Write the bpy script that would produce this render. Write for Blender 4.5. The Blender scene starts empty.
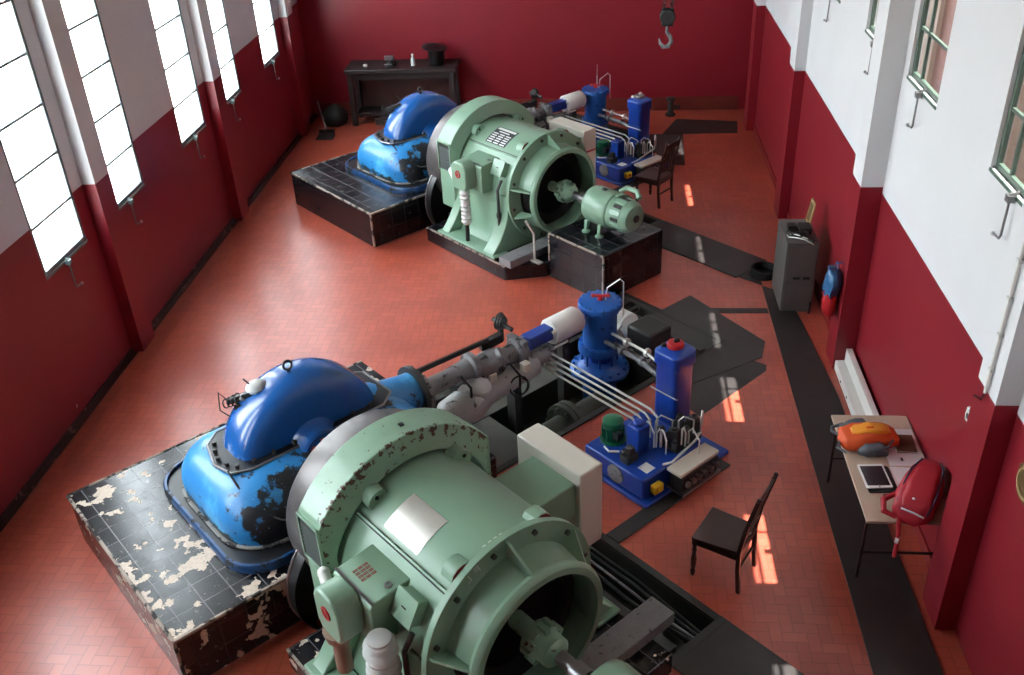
import bpy, bmesh, math, random
from mathutils import Vector, Matrix
random.seed(7)
PI = math.pi
SC = bpy.context.scene
COL = SC.collection
def rad(d): return math.radians(d)
V = Vector

# ------------------------------------------------------------------ mesh builder
def frame_of(d):
    d = V(d).normalized()
    up = V((0, 0, 1)) if abs(d.z) < .9 else V((1, 0, 0))
    x = up.cross(d).normalized(); y = d.cross(x)
    return x, y, d

class MB:
    """collects shapes; every call may carry a material slot"""
    def __init__(s): s.v = []; s.f = []; s.m = []; s.cur = 0
    def add(s, vs, fs):
        o = len(s.v); s.v += [V(p) for p in vs]
        for f in fs: s.f.append([i + o for i in f]); s.m.append(s.cur)
        return s
    def mat(s, i): s.cur = i; return s
    def box(s, a, b):
        (x0, y0, z0), (x1, y1, z1) = a, b
        vs = [(x0,y0,z0),(x1,y0,z0),(x1,y1,z0),(x0,y1,z0),(x0,y0,z1),(x1,y0,z1),(x1,y1,z1),(x0,y1,z1)]
        return s.add(vs, [(3,2,1,0),(4,5,6,7),(0,1,5,4),(1,2,6,5),(2,3,7,6),(3,0,4,7)])
    def obox(s, c, size, M=None, taper=1.0):
        M = M or Matrix.Identity(3); c = V(c); vs = []
        for z in (-.5, .5):
            k = 1 if z < 0 else taper
            for x, y in ((-.5,-.5),(.5,-.5),(.5,.5),(-.5,.5)):
                vs.append(c + M @ V((x*size[0]*k, y*size[1]*k, z*size[2])))
        return s.add(vs, [(3,2,1,0),(4,5,6,7),(0,1,5,4),(1,2,6,5),(2,3,7,6),(3,0,4,7)])
    def bar(s, p, q, w, h):
        p, q = V(p), V(q); x, y, d = frame_of(q - p)
        M = Matrix((x, y, d)).transposed()
        return s.obox((p + q) / 2, (w, h, (q - p).length), M)
    def loft(s, loops, caps=True, closed=True):
        n = len(loops[0]); vs = [p for l in loops for p in l]; fs = []
        for i in range(len(loops) - 1):
            for j in range(n if closed else n - 1):
                k = (j + 1) % n
                fs.append((i*n + j, i*n + k, (i+1)*n + k, (i+1)*n + j))
        if caps: fs += [tuple(range(n))[::-1], tuple((len(loops)-1)*n + j for j in range(n))]
        return s.add(vs, fs)
    def lathe(s, o, axis, prof, n=32, a0=0, a1=360):
        """prof: [(t along axis, r)]"""
        o = V(o); x, y, d = frame_of(axis)
        if abs(V(axis).normalized().z) < .1:      # make angle 90 deg point up, 0 deg to the +side
            y = V((0, 0, 1)); x = y.cross(d) * 1.0
            x = V((0, 0, 1)).cross(V(axis)).normalized()
        full = abs(a1 - a0) >= 360; m = n if full else n + 1
        loops = []
        for t, r in prof:
            loops.append([o + d*t + (x*math.cos(rad(a0 + (a1-a0)*k/n)) + y*math.sin(rad(a0 + (a1-a0)*k/n)))*r for k in range(m)])
        vs = [p for l in loops for p in l]; fs = []
        for i in range(len(loops) - 1):
            for j in range(m if full else m - 1):
                k = (j + 1) % m
                fs.append((i*m + j, i*m + k, (i+1)*m + k, (i+1)*m + j))
        if full:
            if prof[0][1] > 1e-6 and prof[0] != prof[-1]: fs.append(tuple(range(m))[::-1])
            if prof[-1][1] > 1e-6 and prof[0] != prof[-1]: fs.append(tuple((len(loops)-1)*m + j for j in range(m)))
        else:
            fs.append(tuple(i*m for i in range(len(loops))))
            fs.append(tuple(i*m + m - 1 for i in range(len(loops)))[::-1])
        return s.add(vs, fs)
    def cyl(s, p, q, r, r1=None, n=20):
        p, q = V(p), V(q); x, y, d = frame_of(q - p); r1 = r if r1 is None else r1
        L = [[c + (x*math.cos(2*PI*k/n) + y*math.sin(2*PI*k/n))*rr for k in range(n)] for c, rr in ((p, r), (q, r1))]
        return s.loft(L)
    def tube(s, pts, r, n=8, closed=False):
        pts = [V(p) for p in pts]; loops = []; N = len(pts); px = None
        for i, p in enumerate(pts):
            if closed: d = (pts[(i+1) % N] - pts[i-1])
            else: d = (pts[min(i+1, N-1)] - pts[max(i-1, 0)])
            d.normalize()
            if px is None: px = frame_of(d)[0]
            px = (px - d*px.dot(d)).normalized(); py = d.cross(px)
            rr = r[i] if isinstance(r, (list, tuple)) else r
            loops.append([p + (px*math.cos(2*PI*k/n) + py*math.sin(2*PI*k/n))*rr for k in range(n)])
        if closed: loops.append(loops[0]); return s.loft(loops, caps=False)
        return s.loft(loops)
    def sphere(s, c, r, n=14, sc=(1,1,1), M=None):
        c = V(c); m = n // 2; M = M or Matrix.Identity(3); loops = []
        for i in range(m + 1):
            t = PI * max(.02, min(m - .02, i)) / m if i in (0, m) else PI*i/m
            loops.append([c + M @ V((r*sc[0]*math.sin(t)*math.cos(2*PI*k/n), r*sc[1]*math.sin(t)*math.sin(2*PI*k/n), -r*sc[2]*math.cos(t))) for k in range(n)])
        return s.loft(loops)
    def prism(s, poly, plane, t0, t1):
        """poly 2-D; plane 'xy','yz','xz'; extruded along the third axis from t0 to t1"""
        def mk(p, t):
            return {'xy': (p[0], p[1], t), 'yz': (t, p[0], p[1]), 'xz': (p[0], t, p[1])}[plane]
        return s.loft([[V(mk(p, t0)) for p in poly], [V(mk(p, t1)) for p in poly]])
    def torus(s, c, axis, R, r, n=24, m=8, a0=0, a1=360):
        x, y, d = frame_of(axis); c = V(c)
        full = a1 - a0 >= 360
        pts = [c + (x*math.cos(rad(a0 + (a1-a0)*k/n)) + y*math.sin(rad(a0 + (a1-a0)*k/n)))*R for k in range(n if full else n+1)]
        return s.tube(pts, r, m, closed=full)
    def bolts(s, c, axis, R, n, r, h, a0=0):
        x, y, d = frame_of(axis); c = V(c)
        for k in range(n):
            t = 2*PI*k/n + rad(a0); p = c + (x*math.cos(t) + y*math.sin(t))*R
            s.cyl(p, p + d*h, r, n=6)
        return s
    def xform(s, M):
        s.v = [M @ p for p in s.v]; return s
    def mesh(s, name, mats, origin=V((0,0,0)), ang=38):
        me = bpy.data.meshes.new(name)
        me.from_pydata([p - origin for p in s.v], [], s.f)
        for m in mats: me.materials.append(m)
        for p, mi in zip(me.polygons, s.m): p.material_index = min(mi, len(mats)-1); p.use_smooth = True
        bm = bmesh.new(); bm.from_mesh(me); bmesh.ops.recalc_face_normals(bm, faces=bm.faces); bm.to_mesh(me); bm.free()
        me.set_sharp_from_angle(angle=rad(ang)); me.update()
        return me

def rrect(x0, x1, y0, y1, r, z, n=6):
    pts = []
    for cx, cy, a in ((x1-r, y0+r, -90), (x1-r, y1-r, 0), (x0+r, y1-r, 90), (x0+r, y0+r, 180)):
        for k in range(n + 1):
            t = rad(a + 90*k/n); pts.append(V((cx + r*math.cos(t), cy + r*math.sin(t), z)))
    return pts

# ------------------------------------------------------------------ objects
def L_(m): return list(m) if isinstance(m, (list, tuple)) else [m]
def finish(o, bevel):
    if bevel:
        b = o.modifiers.new('bevel', 'BEVEL'); b.width = bevel; b.segments = 2; b.limit_method = 'ANGLE'; b.angle_limit = rad(48)
        b.harden_normals = False
class Thing:
    """a top-level thing: an Empty at its base, or (solo) one mesh.  F = frame matrix, base = base point in that frame"""
    def __init__(s, F, name, label, cat, base, group=None):
        s.F = F; s.base = V(base); s.name = name
        s.props = (label, cat, group); s.root = None
    def tag(s, o):
        o['label'], o['category'] = s.props[0], s.props[1]
        if s.props[2]: o['group'] = s.props[2]
        o.matrix_world = s.F @ Matrix.Translation(s.base)
    def empty(s):
        if s.root is None:
            s.root = bpy.data.objects.new(s.name, None); COL.objects.link(s.root); s.root.empty_display_size = .1
            s.tag(s.root)
        return s.root
    def part(s, name, mb, mat, bevel=0, parent=None, label=None, ang=38):
        p = parent or s.empty()
        o = bpy.data.objects.new(name, mb.mesh(name, L_(mat), s.base, ang)); COL.objects.link(o); o.parent = p
        if label: o['label'] = label
        finish(o, bevel); return o
    def solo(s, mb, mat, bevel=0, ang=38):
        o = bpy.data.objects.new(s.name, mb.mesh(s.name, L_(mat), s.base, ang)); COL.objects.link(o); s.root = o
        s.tag(o); finish(o, bevel); return o
def struct(name, mb, mat, parent=None, bevel=0):
    o = bpy.data.objects.new(name, mb.mesh(name, L_(mat))); COL.objects.link(o)
    if parent: o.parent = parent
    else: o['kind'] = 'structure'
    finish(o, bevel); return o
I4 = Matrix.Identity(4)

# ------------------------------------------------------------------ materials
def hexc(h):
    h = h.lstrip('#'); c = [int(h[i:i+2], 16)/255 for i in (0, 2, 4)]
    return tuple((x/12.92 if x <= .04045 else ((x+.055)/1.055)**2.4) for x in c) + (1,)
class NT:
    def __init__(s, name):
        s.m = bpy.data.materials.new(name); s.m.use_nodes = True; s.t = s.m.node_tree
        s.b = s.t.nodes['Principled BSDF']; s.out = s.t.nodes['Material Output']
    def n(s, typ, **kw):
        nd = s.t.nodes.new(typ)
        for k, v in kw.items(): setattr(nd, k, v)
        return nd
    def put(s, sock, v):
        if isinstance(v, bpy.types.NodeSocket): s.t.links.new(v, sock)
        else: sock.default_value = v
    def math(s, op, a, b=0., c=0., clamp=False):
        nd = s.n('ShaderNodeMath', operation=op, use_clamp=clamp)
        for i, v in enumerate((a, b, c)): s.put(nd.inputs[i], v)
        return nd.outputs[0]
    def mix(s, f, a, b):
        nd = s.n('ShaderNodeMix', data_type='RGBA'); s.put(nd.inputs[0], f); s.put(nd.inputs[6], a); s.put(nd.inputs[7], b)
        return nd.outputs[2]
    def noise(s, scale, vec=None, detail=3., rough=.55, dim='3D'):
        nd = s.n('ShaderNodeTexNoise', noise_dimensions=dim); nd.inputs['Scale'].default_value = scale
        nd.inputs['Detail'].default_value = detail; nd.inputs['Roughness'].default_value = rough
        if vec is not None: s.put(nd.inputs['Vector'], vec)
        return nd.outputs[0]
    def step(s, v, lo, hi):
        nd = s.n('ShaderNodeMapRange', interpolation_type='SMOOTHSTEP'); s.put(nd.inputs[0], v)
        nd.inputs[1].default_value = lo; nd.inputs[2].default_value = hi
        return nd.outputs[0]
    def obj(s): return s.n('ShaderNodeTexCoord').outputs['Object']
    def pos(s): return s.n('ShaderNodeNewGeometry').outputs['Position']
    def sep(s, v):
        nd = s.n('ShaderNodeSeparateXYZ'); s.put(nd.inputs[0], v); return nd.outputs
    def bump(s, h, strength=.2, dist=.01):
        nd = s.n('ShaderNodeBump'); nd.inputs['Strength'].default_value = strength; nd.inputs['Distance'].default_value = dist
        s.put(nd.inputs['Height'], h); s.put(s.b.inputs['Normal'], nd.outputs[0])
    def set(s, color=None, rough=None, metal=None, spec=None, coat=None):
        if color is not None: s.put(s.b.inputs['Base Color'], color)
        if rough is not None: s.put(s.b.inputs['Roughness'], rough)
        if metal is not None: s.put(s.b.inputs['Metallic'], metal)
        if spec is not None: s.put(s.b.inputs['Specular IOR Level'], spec)
        if coat is not None: s.put(s.b.inputs['Coat Weight'], coat); s.put(s.b.inputs['Coat Roughness'], .12)
        return s.m

def paint(name, col, rough=.4, var=.12, wear=None, wscale=9., wlo=.66, whi=.69, metal=0., spec=.5, scale=4., grime=None, coat=None):
    """paint with slow tonal variation, optional chips (wear colour) and grime blotches"""
    t = NT(name); c = hexc(col); o = t.obj()
    dark = tuple(x*(1-var*1.6) for x in c[:3]) + (1,); light = tuple(min(1, x*(1+var)) for x in c[:3]) + (1,)
    k = t.mix(t.noise(scale, o), dark, light)
    if grime: k = t.mix(t.step(t.noise(grime[1], o, 5.), grime[2], grime[3]), k, hexc(grime[0]))
    r = rough
    if wear:
        w = t.step(t.noise(wscale, o, 6., .6), wlo, whi); k = t.mix(w, k, hexc(wear))
        r = t.math('ADD', rough, t.math('MULTIPLY', w, .3))
    return t.set(k, r, metal, spec, coat)
def plain(name, col, rough=.5, metal=0., spec=.5, coat=None):
    return NT(name).set(hexc(col), rough, metal, spec, coat)
SKY, SUN, EXPO = 17.5, 22.0, 0.45
CAMR = [[0.99569, -0.0064866, 0.092517], [0.0820306, 0.5270243, -0.845882], [-0.0432718, 0.8498254, 0.525285]]
# ------------------------------------------------------------------ material set
M = {}
def tile_vec(t):
    """flat coords on tops (a,b) and on sides (a+b, z)"""
    o = t.sep(t.obj()); nz = t.math('ABSOLUTE', t.sep(t.n('ShaderNodeTexCoord').outputs['Normal'])[2])
    f = t.math('GREATER_THAN', nz, .5)
    top = t.n('ShaderNodeCombineXYZ'); t.put(top.inputs[0], o[0]); t.put(top.inputs[1], o[1])
    sd = t.n('ShaderNodeCombineXYZ'); t.put(sd.inputs[0], t.math('ADD', o[0], o[1])); t.put(sd.inputs[1], o[2])
    mx = t.n('ShaderNodeMix', data_type='VECTOR'); t.put(mx.inputs[0], f); t.put(mx.inputs[4], sd.outputs[0]); t.put(mx.inputs[5], top.outputs[0])
    return mx.outputs[1], f
def black_tile(name, peel=None, line='#5d5a5e', tw=.23):
    t = NT(name); o = t.obj(); vec, f = tile_vec(t)
    br = t.n('ShaderNodeTexBrick', offset=0., squash=1.); t.put(br.inputs['Vector'], vec)
    br.inputs['Scale'].default_value = 1.; br.inputs['Brick Width'].default_value = tw; br.inputs['Row Height'].default_value = tw
    br.inputs['Mortar Size'].default_value = .005; br.inputs['Mortar Smooth'].default_value = .3
    br.inputs['Color1'].default_value = hexc('#0d0d11'); br.inputs['Color2'].default_value = hexc('#16151b'); br.inputs['Mortar'].default_value = hexc(line)
    k = t.mix(f, t.mix(t.math('MULTIPLY', br.outputs['Fac'], .35), hexc('#121116'), hexc(line)), br.outputs['Color']); r = t.math('ADD', .14, t.math('MULTIPLY', t.noise(7, o), .2))
    if peel:
        lo, hi, sc = peel
        w = t.step(t.math('ADD', t.noise(sc, o, 4., .5), t.math('MULTIPLY', t.math('SUBTRACT', t.noise(1.5, o, 1.), .5), .35)), lo, hi)
        spots = t.noise(40, o, 2.)
        k = t.mix(w, k, t.mix(spots, hexc('#a08a78'), hexc('#d8c8b8')))
        w2 = t.step(t.noise(sc*2.3, t.math('ADD', 0, 0) if False else o, 6., .7), hi + .02, hi + .05)
        k = t.mix(w2, k, hexc('#6d6660')); r = t.math('ADD', r, t.math('MULTIPLY', w, .35), clamp=True)
    t.bump(br.outputs['Fac'], .25, -.004)
    return t.set(k, r, spec=.5)
def make_mats():
    M['louvre'] = plain('dark_louvre_green', '#1c2620', .6)
    M['olive_plate'] = paint('oily_grey_plate', '#4b4a45', .42, .22, scale=5, grime=('#2b2a28', 3, .5, .7))
    M['green'] = paint('green_machine_paint', '#7b9a83', .36, .06, wear='#3a2a20', wscale=22, wlo=.735, whi=.75, coat=.1)
    t = NT('chipped_green_paint'); o = t.obj(); x = t.sep(o)[0]
    k = t.mix(t.noise(4, o), hexc('#6f8f78'), hexc('#88a68f'))
    d = t.math('SUBTRACT', x, -.615); edge_ = t.math('POWER', 2.718, t.math('MULTIPLY', t.math('MULTIPLY', d, d), -900.))
    w = t.step(t.math('ADD', t.noise(17, o, 6., .62), t.math('MULTIPLY', edge_, .12)), .64, .665)
    M['green_chip'] = t.set(t.mix(w, k, hexc('#4a2d22')), t.math('ADD', .36, t.math('MULTIPLY', w, .3)), coat=.1)
    M['green_dark'] = paint('deep_green_paint', '#0f5a3c', .35, .1)
    t = NT('turbine_blue_paint'); o = t.obj(); q = t.sep(o); n1 = t.noise(6, o, 6., .62)
    k = t.mix(t.noise(3, o, 3.), hexc('#1a69aa'), hexc('#3590cd'))
    k = t.mix(t.step(t.noise(2.6, o, 6., .6), .56, .7), k, hexc('#4fa6d6'))
    # old black under-paint shows along the foot and on the shaft side
    lowm = t.math('SUBTRACT', 1., t.step(q[2], .06, .30)); side = t.step(t.math('ADD', q[0], t.math('MULTIPLY', q[1], .12)), .18, .62)
    w = t.step(t.math('ADD', n1, t.math('MULTIPLY', t.math('MAXIMUM', lowm, side), .2)), .62, .70)
    k = t.mix(w, k, hexc('#171a1d')); w3 = t.step(t.noise(34, o, 3.), .70, .73); k = t.mix(w3, k, hexc('#9fb6c2'))
    t.bump(n1, .12, .006); M['blue'] = t.set(k, t.math('ADD', .30, t.math('MULTIPLY', n1, .2)), coat=.15)
    M['blue_rim'] = paint('rim_blue_paint', '#16406e', .32, .15, wear='#131518', wscale=7, wlo=.52, whi=.58, coat=.2)
    M['oily_black'] = paint('oily_black_paint', '#1b1b1e', .32, .25, wear='#5a5552', wscale=11, wlo=.66, whi=.72, coat=.2)
    M['seal'] = paint('worn_seal_strip', '#7d7a76', .5, .2, wear='#1d1c1c', wscale=10, wlo=.5, whi=.56)
    M['brownred'] = plain('dark_brown_red', '#3a1512', .6)
    M['brownpaint'] = paint('brown_pipe_paint', '#8a6c5d', .5, .15)
    M['blue_smooth'] = paint('casing_blue_paint', '#13539a', .26, .14, scale=2.5, wear='#b9c8d2', wscale=30, wlo=.76, whi=.78, coat=.25)
    M['blue_deep'] = paint('hydraulic_blue_paint', '#123c96', .34, .08, coat=.1)
    M['blue_valve'] = paint('valve_blue_paint', '#17519c', .4, .1, wear='#0b2340', wscale=12, wlo=.64, whi=.7)
    M['black'] = plain('black_paint', '#121214', .38)
    M['black_m'] = plain('matt_black', '#0e0d0d', .75)
    M['rubber'] = plain('black_rubber', '#151414', .6)
    M['grime'] = paint('oily_dark_metal', '#2c2b29', .5, .3, scale=9)
    M['steel'] = paint('worn_steel', '#8d8b8c', .33, .2, metal=.85, scale=8)
    M['bright'] = plain('bright_steel', '#cfcec8', .28, .55)
    M['flywheel'] = paint('turned_steel', '#5d5756', .36, .2, metal=.45, scale=6, grime=('#332e2d', 5, .5, .75))
    M['darksteel'] = paint('dark_steel_plate', '#2d2726', .45, .2, scale=3, grime=('#3c3635', 2, .5, .8))
    M['greysteel'] = paint('grey_beam_paint', '#7b797b', .5, .15, scale=14, wear='#3a383a', wscale=18, wlo=.58, whi=.7)
    M['palepipe'] = paint('pale_grey_casting', '#a2a1a0', .5, .15, wear='#3a3937', wscale=8, wlo=.6, whi=.68)
    M['greypipe'] = paint('grey_pipe_paint', '#77777a', .45, .2, scale=7, wear='#2d2b2a', wscale=10, wlo=.56, whi=.66)
    M['olive'] = paint('oily_green_grey_pipe', '#3c3f35', .42, .2, scale=6)
    M['white'] = paint('white_enamel', '#dcd9d4', .4, .04)
    M['cream'] = paint('cream_cabinet_paint', '#d9d2c6', .42, .05, wear='#8a6a55', wscale=5, wlo=.74, whi=.78)
    M['red'] = plain('red_enamel', '#a81c22', .4)
    M['redface'] = plain('dark_red_primer', '#7d1d1b', .55)
    M['yellow'] = plain('yellow_plastic', '#d9b51c', .45)
    M['wood'] = paint('dark_varnished_wood', '#3a2420', .34, .3, scale=12)
    M['benchwood'] = paint('black_bench_wood', '#241c1c', .5, .3, scale=9)
    M['plate'] = paint('aluminium_plate', '#dcd8cf', .3, .06, metal=.7, scale=20)
    M['nameblack'] = plain('black_nameplate', '#1b1d24', .4)
    M['inkwhite'] = plain('white_print', '#d7d8d6', .5)
    M['inkred'] = plain('faded_red_stencil', '#85483d', .6)
    M['chalk'] = plain('white_chalk', '#c9d2c9', .8)
    M['cloth'] = paint('white_tape_wrap', '#c9c9c6', .75, .08)
    M['sheet'] = plain('paper_white', '#dfe0e4', .7)
    M['tabletop'] = paint('beige_laminate', '#bda894', .42, .04)
    M['tubeblack'] = plain('black_table_tube', '#171214', .4)
    M['tblt'] = plain('white_tablet_bezel', '#e8e8e6', .25)
    M['screen'] = plain('dark_glass_screen', '#24272c', .12)
    M['orange'] = paint('orange_nylon', '#d5521f', .6, .1)
    M['orange2'] = paint('yellow_orange_nylon', '#e5972c', .6, .08)
    M['redfab'] = paint('red_nylon', '#a8182b', .55, .1)
    M['greyfab'] = paint('grey_nylon', '#5b6168', .65, .12)
    M['navyfab'] = plain('navy_trim', '#2c2440', .6)
    M['brown'] = paint('brown_leather', '#5a4224', .5, .15)
    M['bluebag'] = paint('blue_plastic_bag', '#2e5f8c', .35, .2, scale=18)
    M['cabgrey'] = paint('grey_metal_locker', '#545250', .42, .12, scale=5)
    M['tan'] = paint('cardboard_tan', '#a58a5c', .7, .12)
    M['tank_top'] = plain('beige_enamel', '#cfc6b8', .45)
    M['frame_green'] = paint('green_window_frame', '#435449', .5, .1)
    M['frame_grey'] = paint('grey_window_frame', '#6f7b7a', .5, .1)
    M['plinth_worn'] = black_tile('peeling_black_tiles', (.60, .612, 6.5))
    M['plinth'] = black_tile('glossy_black_tiles', None, '#4a464c')
    M['edge_worn'] = paint('worn_cement_edge', '#9b8b80', .7, .2, scale=10, wear='#2a2626', wscale=9, wlo=.5, whi=.56)
    M['pitwall'] = paint('oily_pit_concrete', '#3a3833', .6, .25, scale=3)
    # walls : red dado, white above
    def wall(name, border, chips=True):
        t = NT(name); p = t.pos(); z = t.sep(p)[2]
        up = t.math('MAXIMUM', t.math('GREATER_THAN', z, t.math('SUBTRACT', border, t.math('MULTIPLY', t.math('GREATER_THAN', t.sep(p)[0], 2.843), .07))), t.math('LESS_THAN', t.sep(p)[0], -5.81))
        red = t.mix(t.noise(.8, p, 3.), hexc('#751520'), hexc('#881d28'))
        white = t.mix(t.noise(1.1, p, 3.), hexc('#cac9ca'), hexc('#d6d5d6'))
        if chips:
            w = t.step(t.noise(4.3, p, 5., .65), .735, .745); red = t.mix(w, red, hexc('#cfc4bd'))
        k = t.mix(up, red, white)
        r = t.math('ADD', .36, t.math('MULTIPLY', up, .34))
        t.bump(t.noise(30, p, 2.), .04, .004)
        return t.set(k, r)
    M['wall'] = wall('red_and_white_wall_paint', 2.22); M['wall_back'] = wall('red_back_wall_paint', 2.75, False)
    M['ceil'] = plain('timber_ceiling', '#8b7c6e', .8)
    M['dirt_skirt'] = paint('blackened_skirting', '#3b2727', .6, .3, scale=6, wear='#8a6f66', wscale=6, wlo=.6, whi=.66)
    M['red_skirt'] = paint('dull_red_skirting', '#6e2c22', .45, .15)
    M['glass'] = None
    t = NT('window_glass')
    tr = t.n('ShaderNodeBsdfTransparent'); tr.inputs[0].default_value = (.93, .96, .96, 1); gl = t.n('ShaderNodeBsdfGlossy'); gl.inputs['Roughness'].default_value = .05
    fr = t.n('ShaderNodeFresnel'); fr.inputs[0].default_value = 1.45; mx = t.n('ShaderNodeMixShader'); bf = t.n('ShaderNodeNewGeometry').outputs['Backfacing']
    t.put(mx.inputs[0], t.math('MULTIPLY', fr.outputs[0], t.math('SUBTRACT', 1., bf))); t.put(mx.inputs[1], tr.outputs[0]); t.put(mx.inputs[2], gl.outputs[0])
    t.t.links.new(mx.outputs[0], t.out.inputs[0]); M['glass'] = t.m
    # herringbone terracotta floor
    t = NT('terracotta_herringbone'); p = t.sep(t.pos()); W = .098
    u = t.math('DIVIDE', p[0], W); v = t.math('DIVIDE', p[1], W)
    i = t.math('FLOOR', u); j = t.math('FLOOR', v); fu = t.math('SUBTRACT', u, i); fv = t.math('SUBTRACT', v, j)
    k = t.math('FLOORED_MODULO', t.math('SUBTRACT', i, j), 4.)
    eq = [t.math('COMPARE', k, float(q), .1) for q in range(4)]
    g = .045
    def edge(c, e): return t.math('MULTIPLY', c, t.math('SUBTRACT', 1., e))
    eL = edge(t.math('LESS_THAN', fu, g), eq[1]); eR = edge(t.math('GREATER_THAN', fu, 1-g), eq[0])
    eB = edge(t.math('LESS_THAN', fv, g), eq[2]); eT = edge(t.math('GREATER_THAN', fv, 1-g), eq[3])
    gr = t.math('MAXIMUM', t.math('MAXIMUM', eL, eR), t.math('MAXIMUM', eB, eT))
    cid = t.n('ShaderNodeCombineXYZ'); t.put(cid.inputs[0], t.math('SUBTRACT', i, eq[1])); t.put(cid.inputs[1], t.math('SUBTRACT', j, eq[2]))
    wn = t.n('ShaderNodeTexWhiteNoise', noise_dimensions='2D'); t.put(wn.inputs['Vector'], cid.outputs[0])
    base = t.mix(wn.outputs['Value'], hexc('#aa4a37'), hexc('#b95540'))
    base = t.mix(t.step(t.noise(.9, t.pos(), 4.), .4, .75), base, hexc('#9c4233'))
    base = t.mix(t.math('MULTIPLY', gr, .55), base, hexc('#7a3626'))
    t.bump(gr, .15, -.003)
    M['floor'] = t.set(base, t.math('ADD', .26, t.math('MULTIPLY', t.noise(2.2, t.pos(), 4.), .16)), spec=.55, coat=.4); t.b.inputs['Coat Roughness'].default_value = .3
    M['outside_ground'] = paint('pale_concrete_yard', '#e9e6e0', .8, .05)
    M['outside_pink'] = paint('pink_render', '#875f54', .8, .06); M['outside_tan'] = paint('tan_render', '#866d5d', .8, .06); M['outside_dark'] = plain('asphalt_yard', '#3d3936', .9)
make_mats()

# ------------------------------------------------------------------ frames
TH = rad(-44.4)
def unit_frame(x, y): return Matrix.Translation((x, y, 0)) @ Matrix.Rotation(TH, 4, 'Z')
UF = unit_frame(-3.32, 12.45); UN = unit_frame(-3.205, 4.71)
def w2(F, a, b): p = F @ V((a, b, 0)); return (p.x, p.y)

# ------------------------------------------------------------------ room shell
XL, XR, YB, YF, ZC = -5.80, 2.77, 18.45, -2.6, 8.4
PITS = [[(-2.0, 3.28), (-.38, 3.28), (-.38, 6.95), (-2.0, 6.95)], [(.55, 2.98), (2.36, 2.98), (2.36, 3.52), (.55, 3.52)]]
def make_floor():
    bm = bmesh.new(); es = []
    def loop(pts):
        vs = [bm.verts.new((x, y, 0)) for x, y in pts]
        for k in range(len(vs)): es.append(bm.edges.new((vs[k], vs[(k+1) % len(vs)])))
    loop([(XL-.4, YF-.3), (XR+.4, YF-.3), (XR+.4, YB+.3), (XL-.4, YB+.3)])
    for F in (UN, UF):
        for P_ in PITS: loop([w2(F, a, min(b, 6.05) if F is UF else b) for a, b in P_])
    bmesh.ops.triangle_fill(bm, use_beauty=True, edges=es)
    for f in bm.faces:
        if f.normal.z < 0: f.normal_flip()
    me = bpy.data.meshes.new('floor'); bm.to_mesh(me); bm.free(); me.materials.append(M['floor'])
    o = bpy.data.objects.new('floor', me); COL.objects.link(o); o['kind'] = 'structure'
make_floor()
for F in (UN, UF):
    for (q, dep) in zip(PITS, (-1.25, -.5)):
        (a0, b0), (a1, b1) = q[0], q[2]
        mb = MB(); t_ = .06
        if F is UF and b1 > 5: b1 = 6.05
        mb.box((a0-t_, b0-t_, dep-.05), (a1+t_, b1+t_, dep))
        mb.box((a0-t_, b0, dep), (a0, b1, -.004)); mb.box((a1, b0, dep), (a1+t_, b1, -.004))
        mb.box((a0-t_, b0-t_, dep), (a1+t_, b0, -.004)); mb.box((a0-t_, b1, dep), (a1+t_, b1+t_, -.004))
        o = struct('pit_lining', mb, M['pitwall']); o.matrix_world = F
        mb = MB(); w = .07
        mb.box((a0-w, b0-w, .001), (a0, b1+w, .022)); mb.box((a1, b0-w, .001), (a1+w, b1+w, .022))
        mb.box((a0, b0-w, .001), (a1, b0, .022)); mb.box((a0, b1, .001), (a1, b1+w, .022))
        o = struct('pit_kerb', mb, M['grime']); o.matrix_world = F

LW = [(2.39, 3.31), (4.60, 5.54), (6.22, 7.14), (8.43, 9.37), (10.05, 10.97), (12.26, 13.20), (13.88, 14.80), (16.05, 16.97)]
LZ = (1.66, 5.33)
RW = [(2.02, 2.94), (4.27, 5.19), (5.98, 6.92), (8.28, 9.20), (9.72, 10.62), (11.90, 12.80), (13.85, 14.75), (16.00, 16.90)]
RZ = (3.48, 5.75); RZN = (3.41, 5.65); XRN = 2.845
def wall_open(x0, x1, y0, y1, wins, z0, z1):
    mb = MB(); mb.box((x0, y0, 0), (x1, y1, z0)); mb.box((x0, y0, z1), (x1, y1, ZC))
    ys = [y0] + [y for w in wins for y in w] + [y1]
    for k in range(0, len(ys), 2): mb.box((x0, ys[k], z0), (x1, ys[k+1], z1))
    return mb
mb = wall_open(XL-.10, XL, YF-.3, YB, LW, *LZ)
for k in range(5): y = 1.94 + 3.83*k; mb.box((XL-.02, y, 0), (-5.65, y+.35, ZC))
struct('wall_left', mb, M['wall'])
mb = wall_open(XR, XR+.16, 9.53, YB, RW[4:], *RZ); m2 = wall_open(XRN, XR+.16, YF-.3, 9.53, RW[:4], *RZN); mb.add(m2.v, m2.f)
for y0, y1 in ((1.56, 1.92), (5.57, 5.92), (9.35, 9.71), (13.4, 13.79), (17.23, 17.62)): mb.box((2.62 if y0 > 6 else 2.685, y0, 0), (XR+.1, y1, ZC))
struct('wall_right', mb, M['wall'])
mb = MB(); mb.box((XL-.28, YB, 0), (XR+.28, YB+.28, ZC)); struct('wall_back', mb, M['wall_back'])
mb = MB(); mb.box((XL-.28, YF-.28, 0), (XR+.28, YF, ZC)); struct('wall_front', mb, M['wall'])
mb = MB(); mb.box((XL-.28, YF-.28, ZC), (XR+.28, YB+.28, ZC+.25)); struct('ceiling', mb, M['ceil'])
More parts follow.
